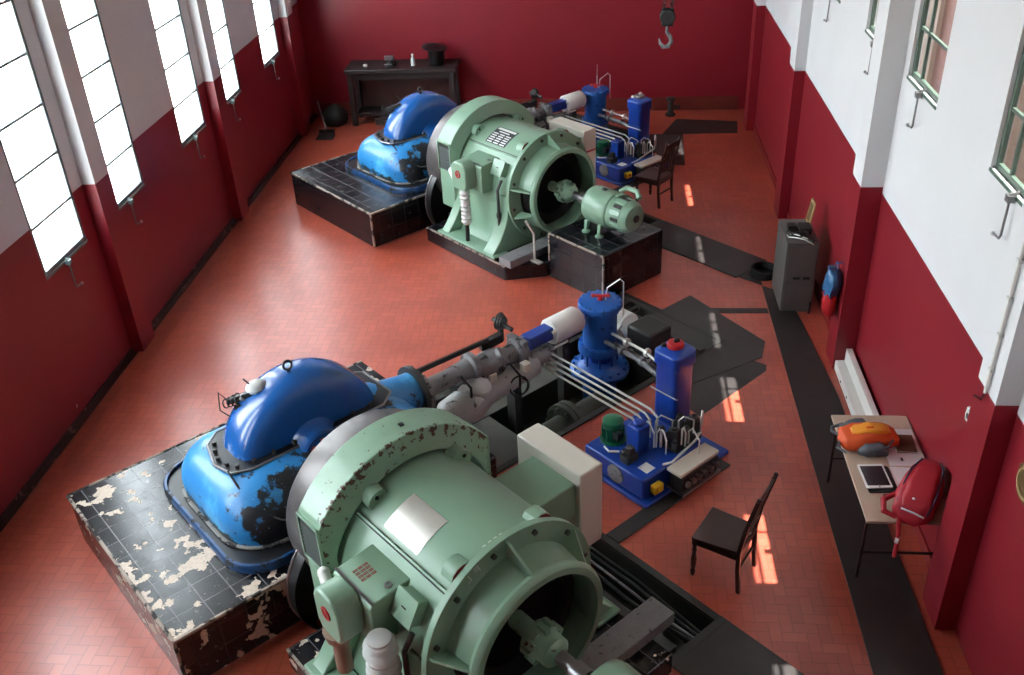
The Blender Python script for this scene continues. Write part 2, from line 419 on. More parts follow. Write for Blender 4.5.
mb = MB(); mb.box((XR+.10, YF-.28, 6.03), (XR+.92, YB+.28, 6.25)); struct('sun_blocker_slab', mb, M['ceil'])  # added unseen slab, cuts the sun through the right windows to slivers
# skirtings
mb = MB()
ys = [YF] + [y for k in range(5) for y in (1.94+3.83*k, 2.29+3.83*k)] + [YB]
for k in range(0, len(ys), 2): mb.box((XL, ys[k]+.003, .002), (XL+.02, ys[k+1]-.003, .05)); mb.box((XL+.02, ys[k]+.003, .002), (XL+.09, ys[k+1]-.003, .012))
struct('baseboard_left', mb, M['dirt_skirt'])
mb = MB(); mb.box((-5.64, YB-.03, .002), (2.6, YB, .26)); struct('baseboard_back', mb, M['red_skirt'], bevel=.008)
mb = MB()
mb.box((XRN-.02, 5.93, .002), (XRN, 9.34, .12))
for y0, y1 in ((9.72, 13.39), (13.8, 17.22)): mb.box((XR-.02, y0, .002), (XR, y1, .12))
struct('baseboard_right', mb, M['redface'])

WN = [0]
def window(side, y0, y1, z0, z1, x, rows, mull):
    """steel-framed window standing in its wall opening"""
    WN[0] += 1; s = 1 if side == 'left' else -1; fm = M['frame_grey'] if side == 'left' else M['frame_green']
    r = bpy.data.objects.new('window_%d' % WN[0], None); COL.objects.link(r); r['kind'] = 'structure'
    mb = MB(); d = .035; f = .045
    X0, X1 = x - d/2, x + d/2
    mb.box((X0, y0, z0), (X1, y0+f, z1)); mb.box((X0, y1-f, z0), (X1, y1, z1)); mb.box((X0, y0+f, z0), (X1, y1-f, z0+f)); mb.box((X0, y0+f, z1-f), (X1, y1-f, z1))
    struct('frame', mb, fm, r, .004)
    mb = MB()
    for k in range(1, rows): z = z0 + (z1-z0)*k/rows; mb.box((x-.012, y0+f, z-.014), (x+.012, y1-f, z+.014))
    if mull: mb.box((x-.014, mull-.014, z0+f), (x+.014, mull+.014, z1-f))
    struct('glazing_bar', mb, fm, r)
    mb = MB(); mb.box((x-.003, y0+.02, z0+.02), (x+.003, y1-.02, z1-.02)); struct('pane', mb, M['glass'], r)
    mb = MB()
    xw = XL if side == 'left' else (XR if y0 > 9.53 else XRN)
    mb.box((min(x+s*.02, xw+s*.01), y0-.0, z0-.03), (max(x+s*.02, xw+s*.01), y1, z0-.002)); struct('sill', mb, fm, r, .004)
    # hanging crank rod that opens the lower light
    yc = (y0+y1)/2 - .05; xk = xw + s*.035; mb = MB()
    mb.tube([(x+s*.03, yc, z0+.02), (xk, yc, z0+.005), (xk, yc, z0-.06)], .013)
    mb.tube([(xk, yc, z0-.06), (xk+s*.01, yc-.02, z0-.30), (xk+s*.01, yc+.0, z0-.33), (xk+s*.02, yc+.085, z0-.335)], .0095)
    mb.box((xk-.025, yc-.03, z0-.05), (xk+.025, yc+.03, z0+.0))
    struct('crank_rod', mb, M['frame_grey'] if side == 'left' else M['steel'], r)
    mb = MB(); mb.sphere((xk+s*.02, yc+.09, z0-.335), .018, 8); struct('crank_knob', mb, M['cloth'], r)
for y0, y1 in LW: window('left', y0, y1, LZ[0], LZ[1], XL-.022, 7, None)
for y0, y1 in RW: window('right', y0, y1, *(RZ if y0 > 9.53 else RZN), (XR if y0 > 9.53 else XRN)+.05, 5, y1 - .27)

# neighbouring house seen through the right-hand windows
t = Thing(I4, 'neighbouring_building', 'brownish pink rendered house wall seen through the green framed windows', 'building', (5.0, 8, 0))
mb = MB(); mb.box((5.0, -6, 0), (9, 24, 7.6))
t.part('wall', mb, M['outside_pink'])
mb = MB()
for y in range(-5, 24, 2): mb.box((4.93, y, 0), (5.0, y+.9, 7.6))
t.part('pilaster', mb, M['outside_tan'])
mb = MB(); mb.box((4.8, -6.2, 7.6), (9.2, 24.2, 7.8)); t.part('roof', mb, M['tan'])
mb = MB(); mb.box((-60, -60, -.3), (XL-.29, 60, -.25)); mb.mat(1); mb.box((XR+.29, -60, -.3), (60, 60, -.25)); o = struct('ground', mb, [M['outside_ground'], M['outside_dark']])
# ------------------------------------------------------------------ the two generating sets (axis along x of the unit frame)
B0, Z0 = 1.80, .98
def ring_pt(a, r, deg): return V((a, B0 + r*math.cos(rad(deg)), Z0 + r*math.sin(rad(deg))))
def ring_M(deg):
    """columns: along axis, tangent, outward"""
    out = V((0, math.cos(rad(deg)), math.sin(rad(deg)))); ax = V((1, 0, 0)); tan = out.cross(ax)
    return Matrix((ax, tan, out)).transposed()

def turbine_plinth(F, near):
    t = Thing(F, 'machine_plinth', 'black tiled plinth under the blue turbine, ' + ('tiles peeling to pale patches' if near else 'tiles dark and glossy'), 'plinth', (-1.14, 1.5, 0), 'turbine plinths')
    mb = MB(); mb.prism([(-2.29, 0), (0, 0), (0, 3.2), (-2.29, 3.2)], 'xy', 0, .55)
    t.part('block', mb, M['plinth_worn'] if near else M['plinth'], .02)
    mb = MB(); e = .028
    pts = [(-2.29, 3.2), (-2.29, 0), (0, 0), (0, 1.0)]
    for (p, q) in zip(pts, pts[1:]):
        mb.bar((p[0], p[1], .542), (q[0], q[1], .542), e, e)
    mb.bar((0, 0, .02), (0, 0, .54), e, e)
    t.part('edge_strip', mb, M['edge_worn'], .006)

def turbine(F, near):
    w = 'in the foreground, with white fitting on its hood' if near else 'at the far end, before the dark workbench'
    t = Thing(F, 'water_turbine', 'blue water turbine ' + w, 'turbine', (-1.1, B0, .55), 'blue turbines')
    mb = MB(); n = 8
    x0, x1, y0, y1 = -1.95, -.12, .66, 3.0
    mb.loft([rrect(x0, x1, y0, y1, .36, .552, n), rrect(x0, x1, y0, y1, .36, .615, n), rrect(x0+.012, x1-.012, y0+.012, y1-.012, .35, .632, n), rrect(x0+.035, x1-.035, y0+.035, y1-.035, .33, .632, n), rrect(x0+.045, x1-.045, y0+.045, y1-.045, .32, .60, n)]); mb.mat(1)
    mb.loft([rrect(x0+.04, x1-.04, y0+.04, y1-.04, .32, .58, n), rrect(x0+.04, x1-.04, y0+.04, y1-.04, .32, .606, n)])
    t.part('base_flange', mb, [M['blue_rim'], M['oily_black']])
    mb = MB(); L = []
    for z, i, r in ((.613, -.03, .40), (.66, -.03, .40), (.76, -.035, .39), (.86, -.01, .37), (.95, .05, .34), (1.02, .13, .30), (1.07, .23, .25), (1.10, .34, .2), (1.115, .45, .15)):
        L.append(rrect(-1.72+i*.85, -.34-i*.85, .80+i*.75, 2.85-i, r, z, n))
    mb.loft(L); t.part('housing', mb, M['blue'], ang=60)
    mb = MB(); mb.loft([rrect(-1.79, -.28, .745, 2.9, .44, z, n) for z in (.612, .632)]); t.part('seal_strip', mb, M['seal'], .006)
    # split flange with chamfered corners, bolts
    oct_ = [(-1.43, 1.18), (-1.30, 1.03), (-1.0, .95), (-.80, 1.01), (-.73, 1.16), (-.73, 2.5), (-.85, 2.66), (-1.31, 2.66), (-1.43, 2.5)]
    mb = MB(); mb.prism(oct_, 'xy', 1.095, 1.125); t.part('split_flange', mb, M['oily_black'], .004)
    mb = MB(); mb.tube([(x, y, 1.122) for x, y in oct_], .012, 6, closed=True); t.part('flange_edge', mb, M['steel'])
    for x, y in ((-1.26, 1.08), (-1.16, 1.04), (-1.04, 1.01), (-.92, 1.03), (-.83, 1.08), (-.79, 1.22), (-.78, 1.4), (-.78, 1.6), (-.78, 2.2), (-.78, 2.4)):
        mb = MB(); mb.cyl((x, y, 1.125), (x, y, 1.16), .02, n=6); t.part('bolt', mb, M['grime'])
    # wheel casing standing on the split flange
    R = .725; c = V((-1.06, B0+.03, .93)); prof = [(-.29, .05), (-.29, R-.19), (-.265, R-.10), (-.20, R-.03), (-.11, R), (.09, R), (.17, R-.025), (.225, R-.08), (.25, R-.17), (.25, .05)]
    mb = MB(); mb.lathe(c, (1,0,0), prof, 44, 14, 166); t.part('casing', mb, M['blue_smooth'], ang=50)
    mb = MB(); mb.lathe((-.88, B0, Z0+.04), (1,0,0), [(0, .29), (.06, .25), (.11, .215), (.23, .21), (.25, .19)], 28); t.part('bearing_boss', mb, M['blue_smooth'])
    mb = MB(); mb.lathe((-.70, B0, Z0+.02), (1,0,0), [(0, .16), (.03, .19), (.05, .19), (.06, .15)], 28)
    for k in range(8): mb.obox(V((-.63, B0, Z0+.02)) + V((0, .14*math.cos(k*PI/4), .14*math.sin(k*PI/4))), (.05, .05, .05), Matrix.Rotation(k*PI/4, 3, 'X'))
    t.part('coupling', mb, M['redface'], .006)
    mb = MB(); mb.cyl((-.66, B0, Z0), (-.02, B0, Z0), .075, n=20); t.part('shaft', mb, M['steel'])
    # lifting eye, fitting with springs on the hood, fine capillary cable
    mb = MB(); q = c + V((0, -.03, R)); mb.cyl(q - V((0,0,.02)), q + V((0,0,.03)), .02, n=10); mb.torus(q + V((0,0,.065)), (1,0,.2), .04, .012, 16, 8)
    t.part('lifting_eye', mb, M['black'])
    mb = MB(); q = V((-1.14, 1.42, 1.56))
    if near: mb.sphere(q + V((.0, .10, .03)), .085, 12, (1, 1.2, .7)); mb.cyl(q + V((-.02,-.02,-.03)), q + V((-.07, -.03, -.06)), .035); 
    mb.mat(1)
    for k in range(4): mb.torus(q + V((-.06-.025*k, -.06-.03*k, -.05-.015*k)), (1, .8, .5), .05-.004*k, .006, 14, 5)
    mb.bar(q + V((.02, .04, -.0)), q + V((-.13, -.13, -.08)), .04, .05); mb.bar(q + V((.03, .0, -.1)), q + V((-.06, -.10, -.12)), .05, .05); mb.cyl(q + V((0, .06, .05)), q + V((-.06, .02, .12)), .008, n=6)
    mb.tube([q + V((-.12,-.12,-.08)), q + V((-.2,-.17,.0)), q + V((-.17,-.2,-.16)), q + V((-.06,-.14,-.22))], .006, 6)
    t.part('relief_fitting', mb, [M['cloth'] if near else M['steel'], M['grime']])
    mb = MB(); mb.tube([(-.84, 1.0, 1.13), (-.70, .99, 1.09), (-.58, 1.0, 1.0), (-.42, 1.06, .90), (-.30, 1.15, .85), (-.18, 1.24, .87), (-.05, 1.3, .95)], .010, 6)
    t.part('cable', mb, M['rubber'])
    # inlet cone towards the nozzle
    mb = MB(); mb.lathe((-1.05, 2.38, .86), (0,1,0), [(0, .30), (.15, .30), (.34, .23), (.60, .19), (.66, .19)], 24); mb.mat(1)
    mb.lathe((-1.05, 3.02, .86), (0,1,0), [(0, .25), (.05, .25)], 24); mb.bolts((-1.05, 3.07, .86), (0,1,0), .22, 10, .016, .03)
    t.part('inlet_branch', mb, [M['blue'], M['grime']])

def flywheel(F, near):
    w = 'foreground' if near else 'far'
    t = Thing(F, 'flywheel', 'dull steel flywheel between blue turbine and green generator of the %s set' % w, 'flywheel', (.17, B0, .25), 'flywheels')
    mb = MB(); mb.lathe((0, B0, Z0), (1,0,0), [(-.02, .08), (-.02, .62), (.01, .64), (-.01, .70), (-.01, .735), (.01, .745), (.33, .75), (.34, .74), (.34, .1)], 64)
    t.solo(mb, M['flywheel'], ang=30)
    t = Thing(F, 'wheel_guard', 'curved black guard low beside the flywheel of the %s set' % w, 'guard', (.1, .95, .0), 'flywheel guards')
    zc, bc = .43, 1.53
    mb = MB(); mb.lathe((.10, bc, zc), (1,0,0), [(0, .02), (0, .62), (.02, .62), (.02, .02)], 30, 100, 222); mb.lathe((.10, bc, zc), (1,0,0), [(0, .61), (0, .62), (.12, .62), (.12, .61)], 30, 120, 222); t.part('guard_plate', mb, M['black'])
    mb = MB(); mb.tube([V((.10, bc + .623*math.cos(rad(d)), zc + .623*math.sin(rad(d)))) for d in range(112, 223, 6)], .011, 6); t.part('rim_wire', mb, M['steel'])
    mb = MB(); mb.box((.10, B0-.5, 0), (.3, B0+.5, .17)); t.part('foot', mb, M['black_m'])

def generator_base(F, near):
    w = 'foreground' if near else 'far'
    t = Thing(F, 'machine_bed', 'low black bed slab under the %s green generator' % w, 'machine bed', (1.3, 1.8, 0), 'generator beds')
    mb = MB(); mb.prism([(.36, .70), (2.14, .69), (2.46, 1.17), (2.46, 2.88), (.36, 2.88)], 'xy', 0, .215)
    t.part('slab', mb, M['plinth_worn'] if near else M['plinth'], .012)
    mb = MB(); mb.bar((.37, .705, .212), (2.14, .695, .212), .02, .02); t.part('edge_strip', mb, M['edge_worn'])
    t = Thing(F, 'steel_beam', 'flat grey steel beam laid across the bed before the %s generator' % w, 'beam', (2.16, 2, .217), 'bed beams')
    mb = MB(); mb.box((2.02, .70, .217), (2.26, 3.12, .33)); t.solo(mb, M['greysteel'], .006)

def generator(F, near):
    w = 'nearest the camera, bare shiny plate on top' if near else 'at the far end, black lettered plate on top'
    t = Thing(F, 'generator', 'green generator ' + w, 'generator', (1.3, B0, .217), 'green generators')
    G = M['green']; C = (0, B0, Z0); X = (1, 0, 0)
    # cylindrical stator shell and its skirt
    mb = MB(); mb.lathe(C, X, [(.66, .70), (.70, .70), (1.80, .70), (1.84, .70)], 72, -30, 210)
    t.part('stator_shell', mb, G, .004)
    mb = MB()
    sk = [(1.12, 1.02), (1.12, .42), (1.02, .28), (.98, .22), (2.62, .22), (2.58, .28), (2.48, .42), (2.48, 1.02)]
    mb.prism(sk, 'yz', .80, 1.62)
    def leg(o):   # curved foot cheeks
        L = [(1.08+o, 1.0)]
        for k in range(9):
            s = k/8; L.append((1.06+o - .30*s**2.2, .95 - .68*s))
        L += [(.74+o, .26), (.74+o, .22)]
        R_ = [(2*B0 - y, z) for y, z in L[::-1]]
        return L + R_
    mb.prism(leg(0), 'yz', 1.62, 1.84); mb.prism(leg(.02), 'yz', .66, .82)
    for b in (.84, 2*B0-.84):
        mb.box((.62, b-.13, .218), (1.9, b+.13, .255))
    t.part('foot_frame', mb, G, .012)
    # drive-end shield: arched hood with flat cheeks
    r = .93; h = .78; a0 = math.degrees(math.acos(h/r))
    outer = [(B0 - h, .5)] + [(B0 - r*math.cos(rad(d)), Z0 + r*math.sin(rad(d))) for d in [a0 + (180-2*a0)*k/36 for k in range(37)]] + [(B0 + h, .5)]
    r2 = .74; inner = [(B0 - .70, .5)] + [(B0 - r2*math.cos(rad(d)), Z0 + r2*math.sin(rad(d))) for d in [18 + 144*k/36 for k in range(37)]] + [(B0 + .70, .5)]
    mb = MB(); n = len(outer)
    def lp(P, a): return [V((a, y, z)) for y, z in P]
    A_, B_, C_, D_ = lp(outer, .39), lp(outer, .69), lp(inner, .74), lp(inner, .39)
    vs = A_ + B_ + C_ + D_; fs = []
    for q in range(4):
        for k in range(n-1):
            u, v2 = q*n, ((q+1) % 4)*n
            fs.append((u+k, u+k+1, v2+k+1, v2+k))
    fs += [(0, n, 2*n, 3*n), (n-1, 4*n-1, 3*n-1, 2*n-1)]
    mb.add(vs, fs); t.part('end_shield', mb, M['green_chip'] if near else G, .008)
    # louvred openings on both cheeks
    for s in (-1, 1):
        yo = B0 + s*(h + .004); yi = B0 + s*(h - .02); y2 = B0 + s*(h + .022)
        mb = MB()
        z0_, z1_, x0_, x1_ = 1.05, 1.482, .385, .685; f = .022
        for bx in (((x0_, min(yi,y2), z0_), (x0_+f, max(yi,y2), z1_)), ((x1_-f, min(yi,y2), z0_), (x1_, max(yi,y2), z1_)), ((x0_, min(yi,y2), z0_), (x1_, max(yi,y2), z0_+f)), ((x0_, min(yi,y2), z1_-f), (x1_, max(yi,y2), z1_))): mb.box(*bx)
        lo = t.part('louvre', mb, G, .004)
        mb = MB(); mb.box((x0_+f, min(yo, yo+s*.004), z0_+f), (x1_-f, max(yo, yo+s*.004), z1_-f))
        for k in range(9): z = z0_ + .05 + k*.036; mb.obox(((x0_+x1_)/2, yo+s*.006, z), (x1_-x0_-2*f, .004, .022), Matrix.Rotation(s*.5, 3, 'X'))
        t.part('louvre_mesh', mb, M['louvre'], parent=lo)
    # end flange, ribs, drum with side openings, lip
    mb = MB(); mb.lathe(C, X, [(1.83, .55), (1.83, .765), (1.885, .765), (1.885, .55), (1.83, .55)], 72)
    fl = t.part('end_flange', mb, G, .004)
    for d in range(12, 372, 30):
        mb = MB(); p = ring_pt(1.885, .70, d); mb.cyl(p, p + V((.022, 0, 0)), .022, n=6); t.part('bolt', mb, M['grime'], parent=fl)
    mb = MB()
    pr = [(1.88, .575), (1.88, .605), (2.14, .575), (2.14, .55), (1.88, .575)]
    for a0_, a1_ in ((-22, 166), (204, 336)): mb.lathe(C, X, pr, 40, a0_, a1_)
    t.part('end_drum', mb, G, .003)
    mb = MB()
    mb.lathe(C, X, [(2.11, .53), (2.11, .59), (2.145, .605), (2.175, .595), (2.19, .58), (2.19, .53), (2.11, .53)], 64); t.part('end_lip', mb, G)
    for d in (168, 202, 92, 38, -20):
        mb = MB(); Mx = ring_M(d); o = V((0, B0, Z0)); out = Mx.col[2]; tn = Mx.col[1] * .011
        poly = [(1.885, .59), (1.885, .74), (1.91, .74), (2.13, .60), (2.13, .56)]
        ps = [o + V((1,0,0))*x + out*rr for x, rr in poly]
        mb.loft([[p - tn for p in ps], [p + tn for p in ps]]); t.part('rib', mb, G, .002)
    # dark inside: back plate, winding ring, hub, shaft
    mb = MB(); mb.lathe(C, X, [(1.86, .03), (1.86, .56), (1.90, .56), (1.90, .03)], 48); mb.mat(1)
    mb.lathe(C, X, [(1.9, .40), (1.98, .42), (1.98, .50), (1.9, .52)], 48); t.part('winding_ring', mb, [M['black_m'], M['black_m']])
    mb = MB(); mb.lathe(C, X, [(1.9, .07), (2.09, .07), (2.10, .13), (2.22, .135), (2.25, .115), (2.32, .115), (2.34, .09), (2.36, .06)], 28)
    for k in range(12):
        d = k*30; mb.obox(ring_pt(2.17 + .03*(k % 2), .135, d), (.09, .045, .045), ring_M(d))
    t.part('slip_ring_hub', mb, M['green_chip'], .004)
    mb = MB(); mb.cyl((2.3, B0, Z0), (2.66, B0, Z0), .052); mb.lathe((2.50, B0, Z0), X, [(0, .05), (0, .075), (.12, .075), (.12, .05), (0, .05)], 20); mb.mat(1); mb.lathe((2.62, B0, Z0), X, [(0, .05), (0, .07), (.03, .07), (.03, .05), (0, .05)], 20)
    t.part('shaft', mb, [M['steel'], M['grime']])
    # lifting lugs: two at the drive end, two red-faced beside the flange
    for d, a, red in ((119, .77, 0), (54, .78, 0), (120, 1.76, 1), (60, 1.76, 1)):
        mb = MB(); Mx = ring_M(d); p = ring_pt(a, .69, d)
        prof = [(-.09, 0), (-.085, .05), (-.05, .085), (0, .098), (.05, .085), (.085, .05), (.09, 0)]
        for k in (-.055, .055): pass
        lo = [[p + Mx @ V((x_, y_, z_)) for y_, z_ in prof] for x_ in (-.06, .06)]
        mb.loft(lo); mb.mat(1)
        if red: mb.loft([[p + Mx @ V((x_, y_*.96, z_*.96)) for y_, z_ in prof] for x_ in (.058, .064)])
        else: q = p + Mx @ V((.02, .0, .05)); mb.cyl(q, q + Mx @ V((.05, 0, 0)), .016)
        t.part('lifting_lug', mb, [G, M['redface'] if red else M['black_m']], .004, label='lifting lug with dark red face' if red else None)
    if near:
        mb = MB(); Mx = ring_M(85); p = ring_pt(.56, .915, 85); mb.obox(p + Mx @ V((0, 0, .012)), (.035, .035, .03), Mx); t.part('grease_plug', mb, M['grime'])
    # long ledge strip on the shell
    Mx = ring_M(133); mb = MB(); mb.obox(ring_pt(1.30, .715, 133), (1.10, .035, .03), Mx); mb.mat(1); mb.obox(ring_pt(1.30, .727, 133.4), (1.10, .008, .026), Mx); t.part('ledge_strip', mb, [G, M['grime']], .003)
    # maker's plate
    d0 = 115.5; Mx = ring_M(d0); hw, hh = .20, .155
    def plate(x0, x1, y0, y1, rr, mbx):
        k0, k1 = d0 - math.degrees(y0/.70), d0 - math.degrees(y1/.70); L = []
        for k in range(7):
            d = k0 + (k1-k0)*k/6; L.append([ring_pt(x0, rr, d), ring_pt(x1, rr, d), ring_pt(x1, .698, d), ring_pt(x0, .698, d)])
        mbx.loft(L)
    pc = 1.215 if near else 1.24
    mb = MB(); plate(pc-hw, pc+hw, -hh, hh, .705, mb); pl = t.part('maker_plate', mb, M['plate'] if near else M['nameblack'])
    if not near:
        mb = MB(); plate(pc-hw+.02, pc+hw-.02, hh-.055, hh-.015, .7065, mb); 
        plate(pc-.11, pc+.10, hh-.10, hh-.08, .7065, mb)
        for c in range(3):
            for rI in range(5): plate(pc-hw+.02+c*.13, pc-hw+.12+c*.13, -hh+.012+rI*.038, -hh+.030+rI*.038, .7065, mb)
        t.part('plate_lettering', mb, M['inkwhite'], parent=pl)
    # terminal box on the side with rounded cable cover
    mb = MB(); mb.prism([(.92, 1.0), (.92, 1.37), (.95, 1.395), (1.28, 1.425), (1.4, 1.35), (1.4, 1.0)], 'yz', 1.0, 1.47); tb = t.part('terminal_box', mb, G, .012)
    mb = MB(); cov = [(1.04, 1.12), (1.04, 1.34), (1.07, 1.40), (1.13, 1.44), (1.27, 1.44), (1.33, 1.40), (1.36, 1.34), (1.36, 1.12), (1.31, 1.04), (1.09, 1.04)]
    mb.prism(cov, 'xz', .73, .93); t.part('cable_cover', mb, G, .02, parent=tb)
    mb = MB(); mb.lathe((1.20, .728, 1.27), (0,-1,0), [(-.01, .055), (.006, .055), (.006, .035), (-.01, .035)], 20); mb.lathe((1.20, .728, 1.27), (0,-1,0), [(-.01, .0), (.006, .02), (.006, 0)], 12)
    t.part('red_emblem', mb, M['red'], parent=tb, label='round red emblem')
    mb = MB(); mb.bar((1.0, .945, 1.402), (1.47, .945, 1.402), .016, .016); mb.lathe((1.40, 1.12, 1.412), (0,-.09,1), [(0, .03), (.008, .03), (.008, .015), (0, .015), (0, .03)], 16); t.part('gland_ring', mb, M['steel'], parent=tb)
    if near:
        mb = MB(); s = V((0, .33, .03)).normalized(); zn = V((0, -.0905, .9959)); e1 = V((1, 0, 0))
        for ln in range(3):
            for ch in range(4):
                o_ = V((1.12 + ch*.036, 1.03 + ln*.042, 1.4025 + ln*.0038))
                for kk in range(2): mb.obox(o_ + e1*(.014*kk) + zn*.001, (.009, .036, .002), Matrix((e1, s, zn)).transposed())
                mb.obox(o_ + e1*.009 + zn*.001 + s*(.014*((ch+ln) % 3 - 1)), (.02, .009, .002), Matrix((e1, s, zn)).transposed())
        t.part('red_stencil', mb, M['inkred'], parent=tb)
        mb = MB()
        Mx = ring_M(104)
        for k_, (dx, L1) in enumerate(((-.03, .03), (.0, .045), (.03, .03), (.06, .045))): mb.obox(ring_pt(1.79, .702, 100 - k_*4), (.03, .006, .004), ring_M(100 - k_*4)); mb.obox(ring_pt(1.775, .702, 101 - k_*4), (.006, .02, .004), ring_M(101 - k_*4))
        for k_, d in enumerate((119, 112)):
            Mr = Matrix.Rotation(rad(d-90), 3, 'X'); o_ = ring_pt(1.8875, .715, d)
            mb.obox(o_, (.003, .007, .06), Mr); mb.obox(o_ + Mr @ V((0, -.018, -.027 if k_ == 0 else .027)), (.003, .036, .007), Mr)
            if k_: mb.obox(o_ + Mr @ V((0, -.018, 0)), (.003, .036, .007), Mr)
        t.part('chalk_mark', mb, M['chalk'], parent=fl)
    # small tilted box on the shell
    Mx = ring_M(151); mb = MB(); mb.obox(ring_pt(1.60, .735, 151), (.20, .19, .10), Mx); sb = t.part('switch_box', mb, G, .008)
    mb = MB(); mb.obox(ring_pt(1.60, .792, 151), (.225, .215, .016), Mx); mb.mat(1); mb.obox(ring_pt(1.60, .802, 151), (.05, .012, .004), Mx); t.part('box_lid', mb, [G, M['grime']], .003, parent=sb)
    # wrapped cable tails, conduit
    ia = (1.57, .90, 1.22) if near else (1.20, .82, 1.04); ks = 1. if near else .62
    mb = MB(); mb.lathe(ia, (0,0,-1), [(0, .05*ks), (.01, .085*ks), (.03, .085*ks)] + [(.04 + .030*k, (.125 if k % 2 else .10)*ks*(1 - .06*(k % 3))) for k in range(17)] + [(.54, .045)], 18); t.part('ribbed_insulator', mb, M['cloth'], ang=18)
    if near: mb = MB(); mb.lathe((1.18, .80, 1.05), (0,0,-1), [(0, .11), (.08, .09), (.1, .06), (.4, .06)], 16); t.part('cable_neck', mb, M['brownpaint'])
    mb = MB(); mb.tube([(ia[0], ia[1], .64), (ia[0], ia[1], .4), (ia[0]+.02, ia[1]-.02, .22)], .03); t.part('cable_tail', mb, M['rubber'])
    mb = MB(); mb.tube([(1.70, 1.08, 1.22), (1.70, 1.0, 1.1), (1.70, 1.0, .30), (1.70, .97, .222)], .022); mb.cyl((1.70, 1.0, .7), (1.70, 1.0, .76), .032); t.part('conduit', mb, M['grime'])
    # bearing grease spout at the drive side
    mb = MB(); mb.cyl((.72, .98, 1.12), (.95, .90, .98), .045, .04); mb.sphere((.72, .98, 1.12), .05, 10); t.part('vent_spout', mb, M['white'])
    # duct that carries the control cabinet
    mb = MB(); mb.box((.90, 2.36, .92), (1.40, 2.879, 1.26)); t.part('cabinet_duct', mb, G, .012)

def cabinet(F, near):
    t = Thing(F, 'control_cabinet', ('cream metal control cabinet behind the foreground green generator' if near else 'cream metal control cabinet with red line beside the far generator'), 'cabinet', (1.09, 3.02, .0), 'control cabinets')
    mb = MB(); mb.box((.70, 2.88, .56), (1.45, 3.12, 1.36)); t.part('body', mb, M['cream'], .012)
    mb = MB(); mb.box((.735, 3.122, .58), (1.435, 3.142, 1.34)); d = t.part('door', mb, M['cream'], .006)
    mb = MB(); mb.box((1.36, 3.142, .9), (1.385, 3.165, 1.0)); t.part('handle', mb, M['black'], .004, parent=d)
    mb = MB(); mb.box((.78, 2.95, .0), (.83, 3.0, .56)); mb.box((1.34, 2.95, .0), (1.39, 3.0, .56)); mb.box((.78, 2.95, .5), (1.39, 3.0, .56)); t.part('bracket', mb, M['grime'])
    if not near:
        mb = MB(); mb.box((1.4515, 2.876, 1.02), (1.454, 3.125, 1.045)); mb.box((1.1, 2.876, 1.02), (1.454, 2.8785, 1.045)); t.part('red_line', mb, M['red'], label='red line round the side')

def exciter(F, near):
    w = 'foreground' if near else 'far'; EX = .10
    t = Thing(F, 'exciter_plinth', 'square black tiled block under the small green exciter of the %s set' % w, 'plinth', (3.0, 1.8, 0), 'exciter plinths')
    mb = MB(); mb.box((2.49, 1.20, 0), (3.50, 2.33, .66)); t.part('block', mb, M['plinth'], .012)
    mb = MB(); e = .024; z = .655
    for p, q in (((2.49,1.2,z),(3.5,1.2,z)), ((3.5,1.2,.01),(3.5,1.2,z)), ((2.49,1.2,.25),(2.49,1.2,z))): mb.bar(p, q, e, e)
    t.part('edge_strip', mb, M['edge_worn'], .005)
    t = Thing(F, 'exciter', 'small green exciter dynamo on the square black block of the %s set' % w, 'exciter', (2.95, B0, .66), 'exciters')
    G = M['green']; X = (1, 0, 0); C = (0, B0, Z0); t.F = F @ Matrix.Translation((EX, 0, 0))
    mb = MB(); mb.lathe(C, X, [(2.585, .08), (2.60, .18), (2.63, .235), (2.68, .248), (3.02, .248), (3.04, .235), (3.055, .20)], 40); t.part('frame', mb, G)
    mb = MB(); mb.lathe(C, X, [(3.05, .225), (3.07, .235), (3.10, .22), (3.30, .21), (3.37, .17), (3.39, .06)], 32)
    for d in (20, 65, 110, 155, 205, 250, 290, 335): mb.obox(ring_pt(3.20, .205, d), (.17, .07, .03), ring_M(d))
    bell = t.part('end_bell', mb, G, .006)
    for d in (42, 88, 132, 180):
        mb = MB(); mb.obox(ring_pt(3.20, .212, d), (.13, .05, .012), ring_M(d)); t.part('brush_window', mb, M['grime'], .003, parent=bell)
    mb = MB(); mb.lathe((3.385, B0, Z0), X, [(0, .05), (.02, .05), (.025, .0)], 16); t.part('shaft_cap', mb, M['grime'], parent=bell)
    mb = MB(); mb.lathe(C, X, [(3.055, .235), (3.055, .25), (3.12, .25), (3.12, .235), (3.055, .235)], 32, 20, 100); mb.tube([ring_pt(3.0, .25, 62), ring_pt(3.06, .33, 58), ring_pt(3.22, .33, 54), ring_pt(3.30, .26, 52)], .035, 10); t.part('cable_hood', mb, G)
    mb = MB(); mb.obox(ring_pt(2.86, .266, 96), (.07, .05, .006), ring_M(96)); t.part('maker_plate', mb, M['nameblack'])
    for s in (-1, 1):
        for a in (2.72, 2.96):
            mb = MB(); y = B0 + s*.20
            mb.loft([[V((a-.028, y-.035, .83)), V((a+.028, y-.035, .83)), V((a+.028, y+.035, .83)), V((a-.028, y+.035, .83))], [V((a-.02, y+s*.03-.02, .70)), V((a+.02, y+s*.03-.02, .70)), V((a+.02, y+s*.03+.02, .70)), V((a-.02, y+s*.03+.02, .70))]])
            mb.lathe((a, y+s*.03, .661), (0,0,1), [(0, .055), (.018, .055), (.04, .025)], 16); t.part('foot', mb, G, .004)

